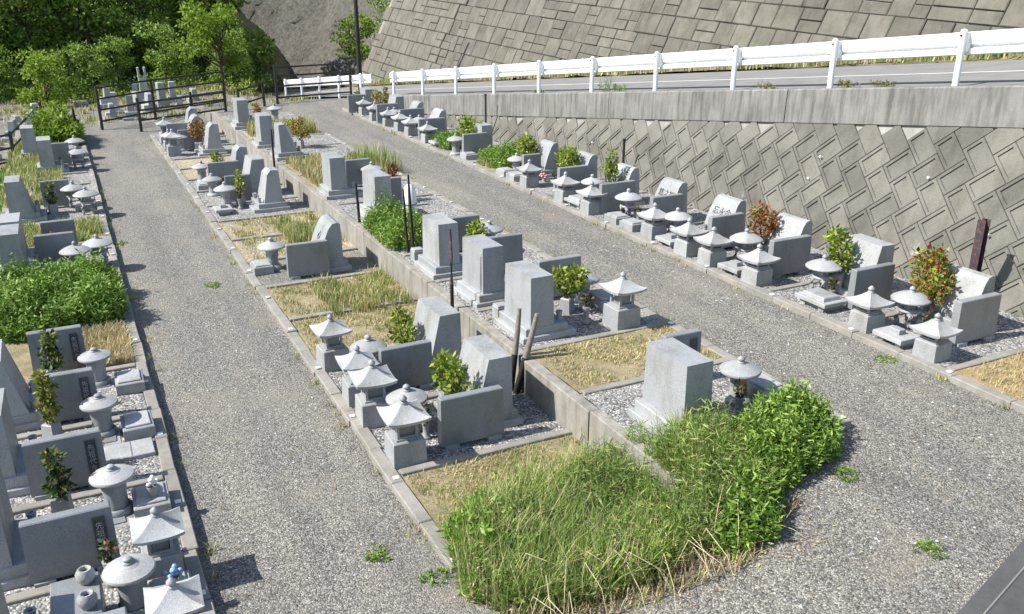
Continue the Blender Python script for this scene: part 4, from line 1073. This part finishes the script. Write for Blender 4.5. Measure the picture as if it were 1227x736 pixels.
# ------------------------------------------------------------------ black bar fences at the far end
def fence(pts, h, rails, label, pr=.06, rr=.04):
    """pts: post feet (x, y, z); rails: heights"""
    o = Vector(pts[0]); r = thing('bar_fence', tuple(o), 0, label, 'fence')
    for i, p in enumerate(pts):
        l = Vector(p) - o
        link('post', MB().tube([(0, 0, -.2), (0, 0, h)], pr, 8).mesh('post', 'black_steel'), r, loc=l)
        if i:
            q = Vector(pts[i - 1]) - o
            for z in rails: link('rail', MB().tube([q + Vector((0, 0, z)), l + Vector((0, 0, z))], rr, 7).mesh('rail', 'black_steel'), r)
fence([(1.35, 40.6, 0), (3.6, 42.2, 0.05), (6.9, 44.0, .1)], 1.75, (.35, .8, 1.25, 1.68), 'tall black bar fence with four rails left of the far gate')
fence([(2.75, 39.4, 0), (4.9, 40.1, .05), (6.35, 40.6, .1)], 1.35, (.45, .85, 1.15), 'lower black bar fence in front of the tall one')
fence([(8.75, 41.3, .45), (12.6, 42.7, .35)], 1.75, (.35, .85, 1.3, 1.68), 'black bar gate in front of the far guardrail')
fence([(6.9, 40.4, .2), (8.1, 41.0, .4)], 1.2, (.5, 1.1), 'short black bar fence between the tall fence and gate')
fence([(-6.5, 31.5, -.5), (-3.3, 33.8, -.5), (-1.75, 35.2, -.5), (-.75, 38.9, 0)], 1.45, (.45, .9, 1.35), 'black bar fence at the far left edge')

# ------------------------------------------------------------------ small far graves behind the fences
def far_grave(x, y, z, s, kind, label):
    r = thing('far_gravestone', (x, y, z), RND.uniform(-.3, .3), label, 'gravestone', 'small far graves behind the fences', s)
    link('base', MB().box(-.4, .4, -.4, .4, -.3, .16, 0, .02).mesh('base', 'granite'), r)
    link('pedestal', MB().box(-.28, .28, -.28, .28, .16, .42, 0, .02).mesh('pedestal', 'granite_pale'), r)
    if kind: link('stele', MB().box(-.15, .15, -.15, .15, .42, 1.2, 0, .03).mesh('stele', 'granite_pale'), r)
    else: link('stele', MB().box(-.10, .20, -.36, .36, .42, .9, 0, .03, (.03, .05)).mesh('stele', 'granite'), r)
FAR = []
for i, (x, y) in enumerate([(1.9, 43.5), (2.7, 43.0), (3.6, 44.6), (2.2, 45.6), (3.2, 46.4), (4.3, 46.0), (4.9, 44.6), (5.0, 47.6), (2.0, 48.2), (3.4, 49.0), (5.8, 46.6)]): FAR.append((x, y, -.02, .8 + .25 * (i % 3) / 2, i % 2, 'behind the tall black fence'))
for i, (x, y) in enumerate([(-2.9, 41.0), (-2.0, 42.5), (-1.2, 41.6), (-1.9, 44.6), (-1.1, 45.6), (-3.0, 46.0), (-2.7, 38.2), (-3.4, 35.5), (-2.6, 33.2)]): FAR.append((x, y, -.45, .8 + .2 * (i % 3) / 2, (i + 1) % 2, 'behind the far left fence'))
for i, (x, y) in enumerate([(-2.6, 18.6), (-2.5, 20.6), (-2.7, 24.6), (-2.6, 28.0)]): FAR.append((x, y, -.5, .95, 0, 'on the lower left terrace'))
for wh in ('behind the tall black fence', 'behind the far left fence', 'on the lower left terrace'):
    for k, g in enumerate(sorted([f for f in FAR if f[5] == wh], key=lambda r: r[1])):
        far_grave(*g[:5], f'{"tall narrow" if g[4] else "low broad"} pale gravestone {wh}, {nth(k)}')
def tower():
    r = thing('stone_monument', (3.7, 47.6, -.05), 0, 'tall slim pale stone monument behind the tall black fence', 'monument', None, .72)
    link('base', MB().box(-.5, .5, -.5, .5, -.2, .5, 0, .03).mesh('base', 'granite'), r)
    link('column', MB().box(-.26, .26, -.26, .26, .5, 1.9, 0, .03, (.03, .03)).mesh('column', 'granite_pale'), r)
    for s in (-1, 1): link('prong', MB().box(s * .2 - .06, s * .2 + .06, -.2, .2, 1.9, 2.6, 0, .02).mesh('prong', 'granite_pale'), r)
tower()

# ------------------------------------------------------------------ grasses and weeds
def veg(name, mesh, label, cat, kind='stuff', loc=None): return tag(link(name, mesh, loc=loc), label, cat, None, kind)
def zf(P, dz=0.0): return np.array([ground_z(x, y) + dz for x, y in P])
def grass_patch(poly, z, n, h, w, mats, probs, label, lean=.6, seed=0, cat='grass', clump=0.0, name='dry_grass'):
    rg = np.random.default_rng(seed)
    P = scatter(rg, n, poly)
    if clump > 0:
        k = max(4, n // 60); C = scatter(rg, k, poly); P = np.where(rg.random((n, 1)) < clump, C[rg.integers(0, k, n)] + rg.normal(0, .09, (n, 2)), P)
        P = P[in_poly(P, np.array(poly))]
    if len(poly) == 4:
        keep = np.sin(3.1 * P[:, 0] + seed) * np.cos(2.7 * P[:, 1] + 1.3 * seed) + .6 * np.sin(7.3 * P[:, 0] + 5.1 * P[:, 1] + seed) + rg.normal(0, .35, len(P)) > -.5
        P = P[keep]
    n = len(P)
    Z = z(P) if callable(z) else np.full(n, z)
    V = blades(rg, np.column_stack([P, Z]), h, w, lean)
    mi = np.repeat(rg.choice(len(mats), n, p=probs), 2)
    return veg(name, quad_mesh(name, V, mats, mi), label, cat)
rect = lambda x0, x1, y0, y1: [(x0, y0), (x1, y0), (x1, y1), (x0, y1)]
GD = ['grass_dry', 'grass_straw', 'grass_green']
grass_patch(rect(3.15, 5.55, 7.5, 9.33), .06, 6500, .055, .007, GD, [.5, .3, .2], 'short dry grass in the nearest lower-row plot', .9, 1)
grass_patch(rect(3.15, 5.55, 13.45, 17.3), .06, 8500, .065, .008, GD, [.5, .3, .2], 'dry yellowed grass filling the empty lower-row plots', .9, 2, clump=.4)
grass_patch(rect(3.9, 5.5, 15.2, 17.2), .06, 2600, .22, .009, GD, [.5, .1, .4], 'taller yellow-green grass at the low wall', .7, 3, clump=.6)
grass_patch(rect(3.3, 5.5, 19.4, 23.0), .06, 3500, .10, .008, GD, [.5, .2, .3], 'thin dry grass on the tan gravel plots', .9, 4, clump=.6)
grass_patch(rect(4.3, 5.5, 20.0, 22.4), .06, 2200, .26, .010, GD, [.4, .1, .5], 'yellow-green grass tufts against the low wall', .6, 5, clump=.7)
grass_patch(rect(5.85, 8.3, 9.55, 11.0), .60, 3600, .05, .008, GD, [.5, .35, .15], 'short dry grass in the empty upper-row plot', .9, 6, clump=.3)
grass_patch(rect(5.85, 8.2, 23.5, 27.3), .60, 6500, .24, .011, GD, [.55, .25, .2], 'tall dry grass in the far upper-row plots', .6, 7, clump=.4)
grass_patch(rect(7.6, 8.7, 24.6, 26.4), .55, 700, .6, .010, ['grass_green', 'grass_dry'], [.75, .25], 'tall thin green grass at the right path edge', .35, 8, name='tall_grass')
grass_patch(rect(5.85, 8.2, 32.1, 34.0), .60, 2500, .45, .012, GD, [.5, .2, .3], 'dry grass in the far end upper-row plot', .6, 9, clump=.4)
grass_patch(rect(11.1, 13.6, 4.0, 7.65), .58, 8000, .07, .006, GD, [.45, .5, .05], 'short straw-coloured grass in the nearest right-row plot', 1.0, 10)
grass_patch(rect(11.1, 13.2, 23.3, 24.8), .58, 3500, .16, .01, ['grass_dry', 'leaf_litter', 'grass_green'], [.4, .2, .4], 'dry brown grass in a right-row plot', .9, 11)
grass_patch(rect(-.45, .4, 14.5, 16.3), .12, 3500, .14, .008, ['grass_straw', 'grass_dry'], [.7, .3], 'straw-coloured dry grass in the left row', .9, 12)
grass_patch(rect(-1.8, .4, 22.4, 24.3), .12, 6500, .2, .010, GD, [.3, .1, .6], 'yellow-green grass in a far left-row plot', .8, 13, clump=.3)
grass_patch(rect(-1.9, -.3, 26.8, 37.5), .12, 7500, .26, .014, GD, [.35, .1, .55], 'overgrown grass at the far left row', .6, 14, clump=.4)
grass_patch(rect(-4.5, -1.95, 14, 37), -.5, 9000, .24, .014, GD, [.35, .15, .5], 'rough grass on the lower left terrace', .6, 15, clump=.5)
grass_patch(rect(-4, 11, 41.5, 56), lambda P: zf(P), 9000, .25, .02, GD, [.55, .25, .2], 'dry grass on the ground before the wood', .7, 16, clump=.7)
# verge along the road
def verge():
    rg = np.random.default_rng(17); n = 9000
    off = 21.55 + 1.5 * rg.random(n) ** 1.0; y = rg.uniform(8, 64, n)
    P = np.array([road_pt(o, yy, .04) for o, yy in zip(off, y)])
    keep = np.sin(y * .9) + np.sin(y * .37 + 2) + rg.normal(0, .8, n) > -.6
    P = P[keep]; V = blades(rg, P, .34, .024, .8)
    veg('verge_grass', quad_mesh('verge_grass', V, GD, np.repeat(rg.choice(3, len(P), p=[.4, .15, .45]), 2)), 'low grass verge between the road and the stone slope', 'grass')
verge()

def weed_mass(poly, z, n, hmax, label, size=.12, seed=0, mat='leaf_weed', name='weeds', edge=.35, aspect=.28, per=18):
    """leafy stems growing from the ground; leaves sit along each stem and get shorter at the rim"""
    rg = np.random.default_rng(seed); P = scatter(rg, n, poly)
    pl = np.array(poly)
    dm = np.full(n, 9.0)
    for i in range(len(pl)):
        a, b = pl[i - 1], pl[i]; ab = b - a; t = np.clip(((P - a) @ ab) / (ab @ ab), 0, 1)
        dm = np.minimum(dm, np.linalg.norm(P - (a + t[:, None] * ab), axis=1))
    lump = .8 + .25 * np.sin(P[:, 0] * 4.1 + seed) * np.cos(P[:, 1] * 3.7)
    H = hmax * lump * (.45 + .55 * np.clip(dm / edge, 0, 1)) * rg.uniform(.7, 1.1, n)
    Z = z(P) if callable(z) else np.full(n, z)
    lean = rg.normal(0, .10, (n, 2)); C = []; D = []
    for k in range(per):
        t = (k + rg.random(n)) / per; t = .12 + .88 * t
        C.append(np.column_stack([P + lean * (H * t)[:, None], Z + H * t])); a = rg.uniform(0, 6.283, n)
        D.append(np.column_stack([np.cos(a), np.sin(a), np.full(n, .35)]))
    C = np.concatenate(C); D = np.concatenate(D)
    V = leaves(rg, C, size, aspect, .1, D, 1.6)
    m = MB()
    S = np.column_stack([P, Z]); T = np.column_stack([P + lean * H[:, None], Z + H])
    w = np.array([.004, 0, 0])
    VS = np.stack([S - w, S + w, T + w * .4, T - w * .4], 1).reshape(-1, 3)
    return veg(name, quad_mesh(name, np.concatenate([V, VS]), [mat, 'stem'], np.concatenate([np.zeros(len(V) // 4, int), np.ones(len(VS) // 4, int)])), label, 'weeds')
# the front bank: straw-green tall grass with two leafy clumps
bank = lambda P: np.array([max(ground_z(x, y), .06 if 3.1 < x < 5.6 and y > 7.4 else 0, .6 if (x > 5.76 and y > 7.2) else 0) for x, y in P])
front = [(3.1, 7.75), (2.88, 6.9), (3.3, 6.35), (4.0, 6.2), (4.8, 6.15), (5.5, 6.25), (6.3, 6.5), (6.6, 7.1), (6.2, 7.65), (5.4, 7.7), (5.1, 8.35), (4.2, 8.35), (3.5, 8.0)]
grass_patch(front, bank, 12000, .46, .0055, ['grass_green', 'grass_straw', 'grass_dry', 'leaf_weed'], [.5, .17, .03, .3], 'tall mixed green and straw grass on the front bank', 1.1, 21, clump=.5, name='tall_grass')
grass_patch([(3.0, 7.0), (3.3, 6.1), (5.6, 5.75), (6.7, 6.2), (5.6, 6.7), (4, 6.6)], bank, 2500, .16, .006, ['grass_straw', 'leaf_litter', 'grass_green'], [.5, .35, .15], 'dead grass litter at the foot of the front bank', 1.0, 22)
weed_mass([(3.08, 7.9), (2.98, 7.1), (3.4, 6.7), (4.1, 7.0), (4.2, 7.9), (3.7, 8.35)], bank, 330, .46, 'bright green leafy weeds in the nearest lower-row plot', .11, 23)
weed_mass([(6.3, 7.35), (6.2, 6.55), (6.9, 6.45), (7.75, 6.7), (8.15, 7.15), (8.0, 7.7), (7.2, 7.75)], bank, 950, .74, 'dense bright green weed clump in front of the nearest upper grave', .085, 24)
weed_mass([(5.4, 6.9), (5.45, 6.0), (6.0, 5.85), (6.6, 6.4), (6.3, 7.0)], bank, 460, .62, 'small leafy green weed clump at the front path edge', .10, 25)
weed_mass(front, bank, 1250, .40, 'fine pale green weeds mixed through the front bank grass', .065, 33, mat='grass_green', aspect=.34, per=20, edge=.25)
weed_mass([(4.5, 8.1), (4.5, 6.25), (5.6, 6.1), (6.6, 6.35), (6.7, 7.6), (5.9, 7.75), (5.5, 8.4)], bank, 800, .88, 'wispy tall green grass hiding the end of the low wall', .11, 35, mat='grass_green', aspect=.09, per=22, edge=.35, name='tall_grass')
weed_mass(front, bank, 520, .44, 'straw-coloured seed stems mixed through the front bank grass', .05, 34, mat='grass_straw', aspect=.3, per=14, edge=.2)
def dry_canes():
    rd = random.Random(12); m = MB()
    for i in range(46):
        x = rd.uniform(3.3, 6.2); y = 6.15 + rd.uniform(0, .9); z = ground_z(x, y)
        a = rd.uniform(-2.6, -.5); h = rd.uniform(.2, .5); l = rd.uniform(.25, .6)
        p = [Vector((x, y, z)), Vector((x + .3 * l * math.cos(a), y + .3 * l * math.sin(a), z + h)), Vector((x + l * math.cos(a), y + l * math.sin(a), z + h * .75)), Vector((x + 1.25 * l * math.cos(a), y + 1.25 * l * math.sin(a), z + .1))]
        m.tube(p, [.006, .005, .004, .003], 5, 0, False)
    veg('dry_canes', m.mesh('dry_canes', 'straw_stem'), 'arching pale dry canes along the front of the bank', 'dead stems')
dry_canes()
weed_mass([(.42, 16.45), (.48, 18.6), (-.2, 19.3), (-1.6, 19.0), (-2.6, 18.2), (-2.4, 16.6), (-1.2, 16.2)],   .12, 2100, .90, 'big bright green weed clump filling a left-row plot', .11, 26, edge=.5)
weed_mass([(5.62, 17.0), (6.35, 16.6), (6.7, 17.3), (6.5, 18.8), (5.7, 19.0)], .60, 800, .9, 'tall green weed clump in the upper middle row', .085, 27)
weed_mass([(11.2, 23.3), (12.3, 23.3), (12.4, 25.0), (11.3, 24.9)], .58, 480, .75, 'green weed clump beside the eighth right-row slab', .10, 28)
weed_mass([(11.05, 27.0), (12.0, 26.9), (12.2, 28.6), (11.1, 28.7)], .58, 480, .6, 'green weed clump below the ninth right-row slab', .10, 29)
weed_mass([(-1.2, 36.2), (.4, 36.2), (.45, 39.4), (-1.0, 39.8)], .1, 420, 1.2, 'large leafy bush at the far end of the left row', .26, 30, name='leafy_bush', mat='leaf_bright')
weed_mass([(-3.5, 20), (-2.1, 19.5), (-2.0, 25.5), (-3.2, 27)], -.5, 420, .6, 'green weeds on the lower left terrace', .2, 31)
weed_mass([(-2.0, 26), (-1.5, 27.6), (-1.6, 33), (-2.2, 33)], -.3, 260, .7, 'yellow-green weeds behind the far left-row graves', .2, 32)
# scattered little weeds in the gravel and on the coping
for k, (x, y, z, h, lab) in enumerate([(2.35, 8.0, 0, .12, 'small weed in the wide gravel path near the front'), (2.75, 7.35, 0, .13, 'small weed in the path beside the lower kerb'), (2.2, 18.2, 0, .10, 'faint weed tuft in the middle of the wide path'),
        (10.62, 8.55, .5, .10, 'small weed by the right-row kerb'), (7.55, 6.35, .5, .14, 'small weed at the foot of the bright weed clump'), (7.2, 4.9, .5, .12, 'brown-green tuft on the front gravel'), (.75, 22.3, 0, .14, 'small weed by the left kerb')]):
    a = [(x + .16 * math.cos(t) * (1 + .4 * math.sin(3 * t)), y + .16 * math.sin(t)) for t in np.linspace(0, 6.28, 9)[:-1]]
    weed_mass(a, z, 26, h, lab, .05, 40 + k, per=9)
for k, (y, h, lab) in enumerate([(16.4, .35, 'sprawling dry weed on the coping under the guardrail'), (14.1, .28, 'small weed on the coping near the second guardrail post'), (13.3, .32, 'upright weed on the coping between two posts'), (22.6, .95, 'tall thin weed growing through the guardrail'), (22.0, .5, 'low weed on the coping below the guardrail'), (26.2, .2, 'tiny weed tuft on the far coping')]):
    x = cop_x(y) + .35; z = road_z(y) + .02
    a = [(x + .12 * math.cos(t), y + .4 * math.sin(t)) for t in np.linspace(0, 6.28, 9)[:-1]]
    weed_mass(a, z, 22, h, lab, .07, 60 + k, per=8, mat='leaf_olive' if k < 3 else 'leaf_weed')

# weeds along the kerbs, dead leaves blown over the gravel
def kerb_weeds():
    rg = np.random.default_rng(81); P = []
    for x, y0, y1, z, k in ((.66, 5, 37, 0, 26), (2.86, 8, 37, 0, 30), (8.58, 8, 37, .5, 26), (10.76, 5, 37, .5, 34), (5.5, 9.5, 37, .06, 26), (5.85, 12, 37, .6, 18), (11.05, 5, 36, .58, 22)):
        for i in range(k):
            c = np.array([x + rg.normal(0, .04), rg.uniform(y0, y1)]); n = rg.integers(6, 26)
            P.append(np.column_stack([c + rg.normal(0, .05, (n, 2)), np.full(n, z)]))
    P = np.concatenate(P); V = blades(rg, P, .09, .006, 1.0)
    veg('kerb_weeds', quad_mesh('kerb_weeds', V, GD, np.repeat(rg.choice(3, len(P), p=[.3, .2, .5]), 2)), 'small tufts of grass rooted along the kerbs', 'weeds')
kerb_weeds()
def fallen_leaves():
    rg = np.random.default_rng(82); P = []
    for n, (x0, x1, y0, y1), z in ((220, (.6, 2.95, 6.3, 30), 0), (220, (8.5, 10.85, 6.5, 30), .5), (330, (4.2, 10.8, 3.8, 6.9), None), (260, (3.1, 5.5, 9.5, 13.3), .06), (260, (5.8, 8.3, 7.3, 16.5), .6), (420, (11.0, 13.2, 7.8, 23), .58), (260, (-1.2, .4, 6.5, 14), .12), (420, (3.0, 6.8, 5.6, 6.5), None)):
        p = rg.uniform((x0, y0), (x1, y1), (n, 2)); zz = zf(p, .012) if z is None else np.full(n, z + .016); P.append(np.column_stack([p, zz]))
    P = np.concatenate(P); n = len(P)
    a = rg.uniform(0, 6.283, n); d = np.column_stack([np.cos(a), np.sin(a), rg.normal(0, .2, n)]); w = np.column_stack([-np.sin(a), np.cos(a), rg.normal(0, .25, n)])
    L = rg.uniform(.010, .030, n)[:, None]
    V = np.stack([P - d * L, P - w * L * .45, P + d * L, P + w * L * .45], 1).reshape(-1, 3)
    veg('fallen_leaves', quad_mesh('fallen_leaves', V, ['leaf_litter', 'grass_straw'], (rg.random(n) < .3).astype(int)), 'dead leaves scattered over the gravel and plots', 'leaves')
fallen_leaves()
# a scatter of larger loose stones on the gravel
def loose_stones():
    rg = np.random.default_rng(50); m = MB(); rd = random.Random(50)
    for i in range(420):
        x, y = rd.choice([(rd.uniform(.7, 2.9), rd.uniform(6.3, 16)), (rd.uniform(4.6, 10.6), rd.uniform(3.8, 7)), (rd.uniform(8.6, 10.7), rd.uniform(7, 18))])
        s = rd.uniform(.012, .026); z = ground_z(x, y) + s * .3
        V = [(x + rd.uniform(.7, 1.2) * s * a, y + rd.uniform(.7, 1.2) * s * b, z + rd.uniform(.5, 1) * s * c) for a, b, c in ((1, 0, 0), (0, 1, 0), (-1, 0, 0), (0, -1, 0), (0, 0, .8), (0, 0, -.8))]
        m.add(V, [(0, 1, 4), (1, 2, 4), (2, 3, 4), (3, 0, 4), (1, 0, 5), (2, 1, 5), (3, 2, 5), (0, 3, 5)])
    veg('loose_stones', m.mesh('loose_stones', 'pebble'), 'larger loose stones scattered on the gravel paths', 'stones')
loose_stones()

# ------------------------------------------------------------------ trees and the wood behind
def tree_proto(seed, h, rad, n, size, mat, base=.25):
    rg = np.random.default_rng(seed); rd = random.Random(seed); V = []
    lobes = []
    for i in range(26):
        t = base + (1 - base) * rd.random(); a = rd.uniform(0, 6.283)
        rr = rad * (1.05 - .75 * abs(t - .5) ** 1.3) * rd.uniform(.25, 1.0)
        lobes.append((np.array([rr * math.cos(a), rr * math.sin(a), h * t]), rad * rd.uniform(.24, .42)))
    for c, q in lobes:
        k = n // 26; P, d = blob_points(rg, k, c, np.array([q, q, q * .75]), .45)
        V.append(leaves(rg, P, size, .55, .15, d, .9))
    crown = quad_mesh('crown', np.concatenate(V), mat)
    m = MB(); m.tube([(0, 0, -1), (rd.uniform(-.1, .1), rd.uniform(-.1, .1), h * .35), (rd.uniform(-.2, .2), rd.uniform(-.2, .2), h * .8)], [.045 * h * .6, .03 * h * .6, .01 * h * .6], 9)
    for c, q in lobes[:12]:
        z0 = min(h * .6, c[2] * .6); m.tube([(0, 0, z0), tuple(c * np.array([.5, .5, 0]) + np.array([0, 0, (z0 + c[2]) / 2])), tuple(c)], [.05, .035, .015], 6, 0, False)
    return crown, m.mesh('trunk', 'bark')
T_FOREST = [tree_proto(s, 7.5, 2.9, 5200, .30, 'leaf_forest', .05) for s in (101, 102, 103)]
T_BRIGHT = tree_proto(110, 4.3, 1.6, 3800, .19, 'leaf_bright', .38)
T_BUSH = [tree_proto(120 + i, 2.6, 1.5, 2600, .20, m, .0) for i, m in enumerate(('leaf_bright', 'leaf_forest'))]
def plant_tree(proto, x, y, z, s, label, name='broadleaf_tree', cat='tree', group=None, rz=0):
    r = thing(name, (x, y, z), rz, label, cat, group, s)
    link('crown', proto[0], r); link('trunk', proto[1], r)
plant_tree(T_BRIGHT, 7.6, 48.2, 0.0, 1.0, 'small bright yellow-green tree standing alone behind the black fence')
plant_tree(T_BUSH[0], -.6, 50.5, -.2, .95, 'bright green rounded bush at the end of the wide path', 'bush', 'bush')
plant_tree(T_BUSH[0], 18.2, 59.4, .9, .95, 'bright green bush behind the dark pole on the rock slope', 'bush', 'bush', None, 2.0)
trees = [(-9, 55), (-5.2, 53.6), (-2.9, 54.8), (.6, 53.8), (3.0, 55.2), (5.4, 54.2), (9.4, 56), (-7, 53.8), (-7.5, 58.5), (-4, 59), (-1, 59.5), (2, 60), (5, 59.5), (8, 61), (10.4, 62), (8.6, 64.5), (-10, 62), (-5.5, 63.5), (-1.5, 64.5), (2.5, 65), (6.5, 66), (9.6, 67.5), (-13, 57), (22, 71), (22.8, 64.5)]
rt = random.Random(31)
side = sorted(trees, key=lambda t: t[0] / t[1])
for i, (x, y) in enumerate(trees):
    z = max(hill_z(x, y), -.6) - .2
    if x > 12: z = {22: 5.5, 22.8: 6.0}[x]
    k = side.index((x, y))
    lab = f'dark green broadleaf tree in the wood behind, {"leftmost" if k == 0 else "rightmost" if k == len(trees) - 1 else ORD[k] + " from left" if k < 14 else ORD[len(trees) - 1 - k] + " from right"}'
    plant_tree(T_FOREST[i % 3], x, y, z, (rt.uniform(.42, .62) if i < 8 else rt.uniform(.8, 1.15)), lab, 'broadleaf_tree', 'tree', 'trees of the wood behind the cemetery', rt.uniform(0, 6.28))
def undergrowth():
    rg = np.random.default_rng(70); V = []
    for i in range(150):
        x = rg.uniform(-12, 12); y = 53.2 + rg.random() * 9
        if x > 8: y += (x - 8) * 1.0
        z = max(hill_z(x, y), -.4); q = rg.uniform(.5, 1.1)
        P, d = blob_points(rg, 150, np.array([x, y, z + q * .4]), np.array([q, q, q * .8]), .4)
        V.append(leaves(rg, P, .22, .5, .2, d, .9))
    veg('undergrowth', quad_mesh('undergrowth', np.concatenate(V), 'leaf_forest'), 'dark leafy undergrowth along the foot of the wood', 'undergrowth')
    V = []
    for i in range(46):
        x = rg.uniform(1.2, 9.5); y = rg.uniform(50, 52.6); q = rg.uniform(.3, .6)
        P, d = blob_points(rg, 70, np.array([x, y, -.1 + q * .4]), np.array([q, q, q * .9]), .4)
        V.append(leaves(rg, P, .16, .45, .3, d, .9))
    veg('weed_border', quad_mesh('weed_border', np.concatenate(V), 'leaf_shrub'), 'yellow-green weeds growing in front of the wood', 'weeds')
    # creepers on the rock slope and a tuft on the stone slope
    V = []
    for i in range(26):
        x = rg.uniform(17.5, 20.5); y = rg.uniform(58.5, 66); q = rg.uniform(.4, .9); z = -1 + rg.uniform(3.0, 7)
        P, d = blob_points(rg, 110, np.array([x + .55 * (z + 3.2) * .8, y, z]), np.array([q, q, q]), .4)
        V.append(leaves(rg, P, .2, .5, .1, d, .9))
    veg('creepers', quad_mesh('creepers', np.concatenate(V), 'leaf_forest'), 'dark creepers hanging over the rock slope', 'creepers')
    V = []
    for i in range(6):
        q = .35; t = 4.9 + i * .22; s = 44.0
        P, d = blob_points(rg, 60, np.array([road_x(23.4, s) + .447 * t - .1, s - .1 * i, .894 * t]), np.array([q * .4, q * .7, q]), .3)
        V.append(leaves(rg, P, .16, .45, .1, d, .9))
    veg('wall_tuft', quad_mesh('wall_tuft', np.concatenate(V), 'leaf_weed'), 'green tuft growing from a crack in the stone slope', 'weeds')
undergrowth()
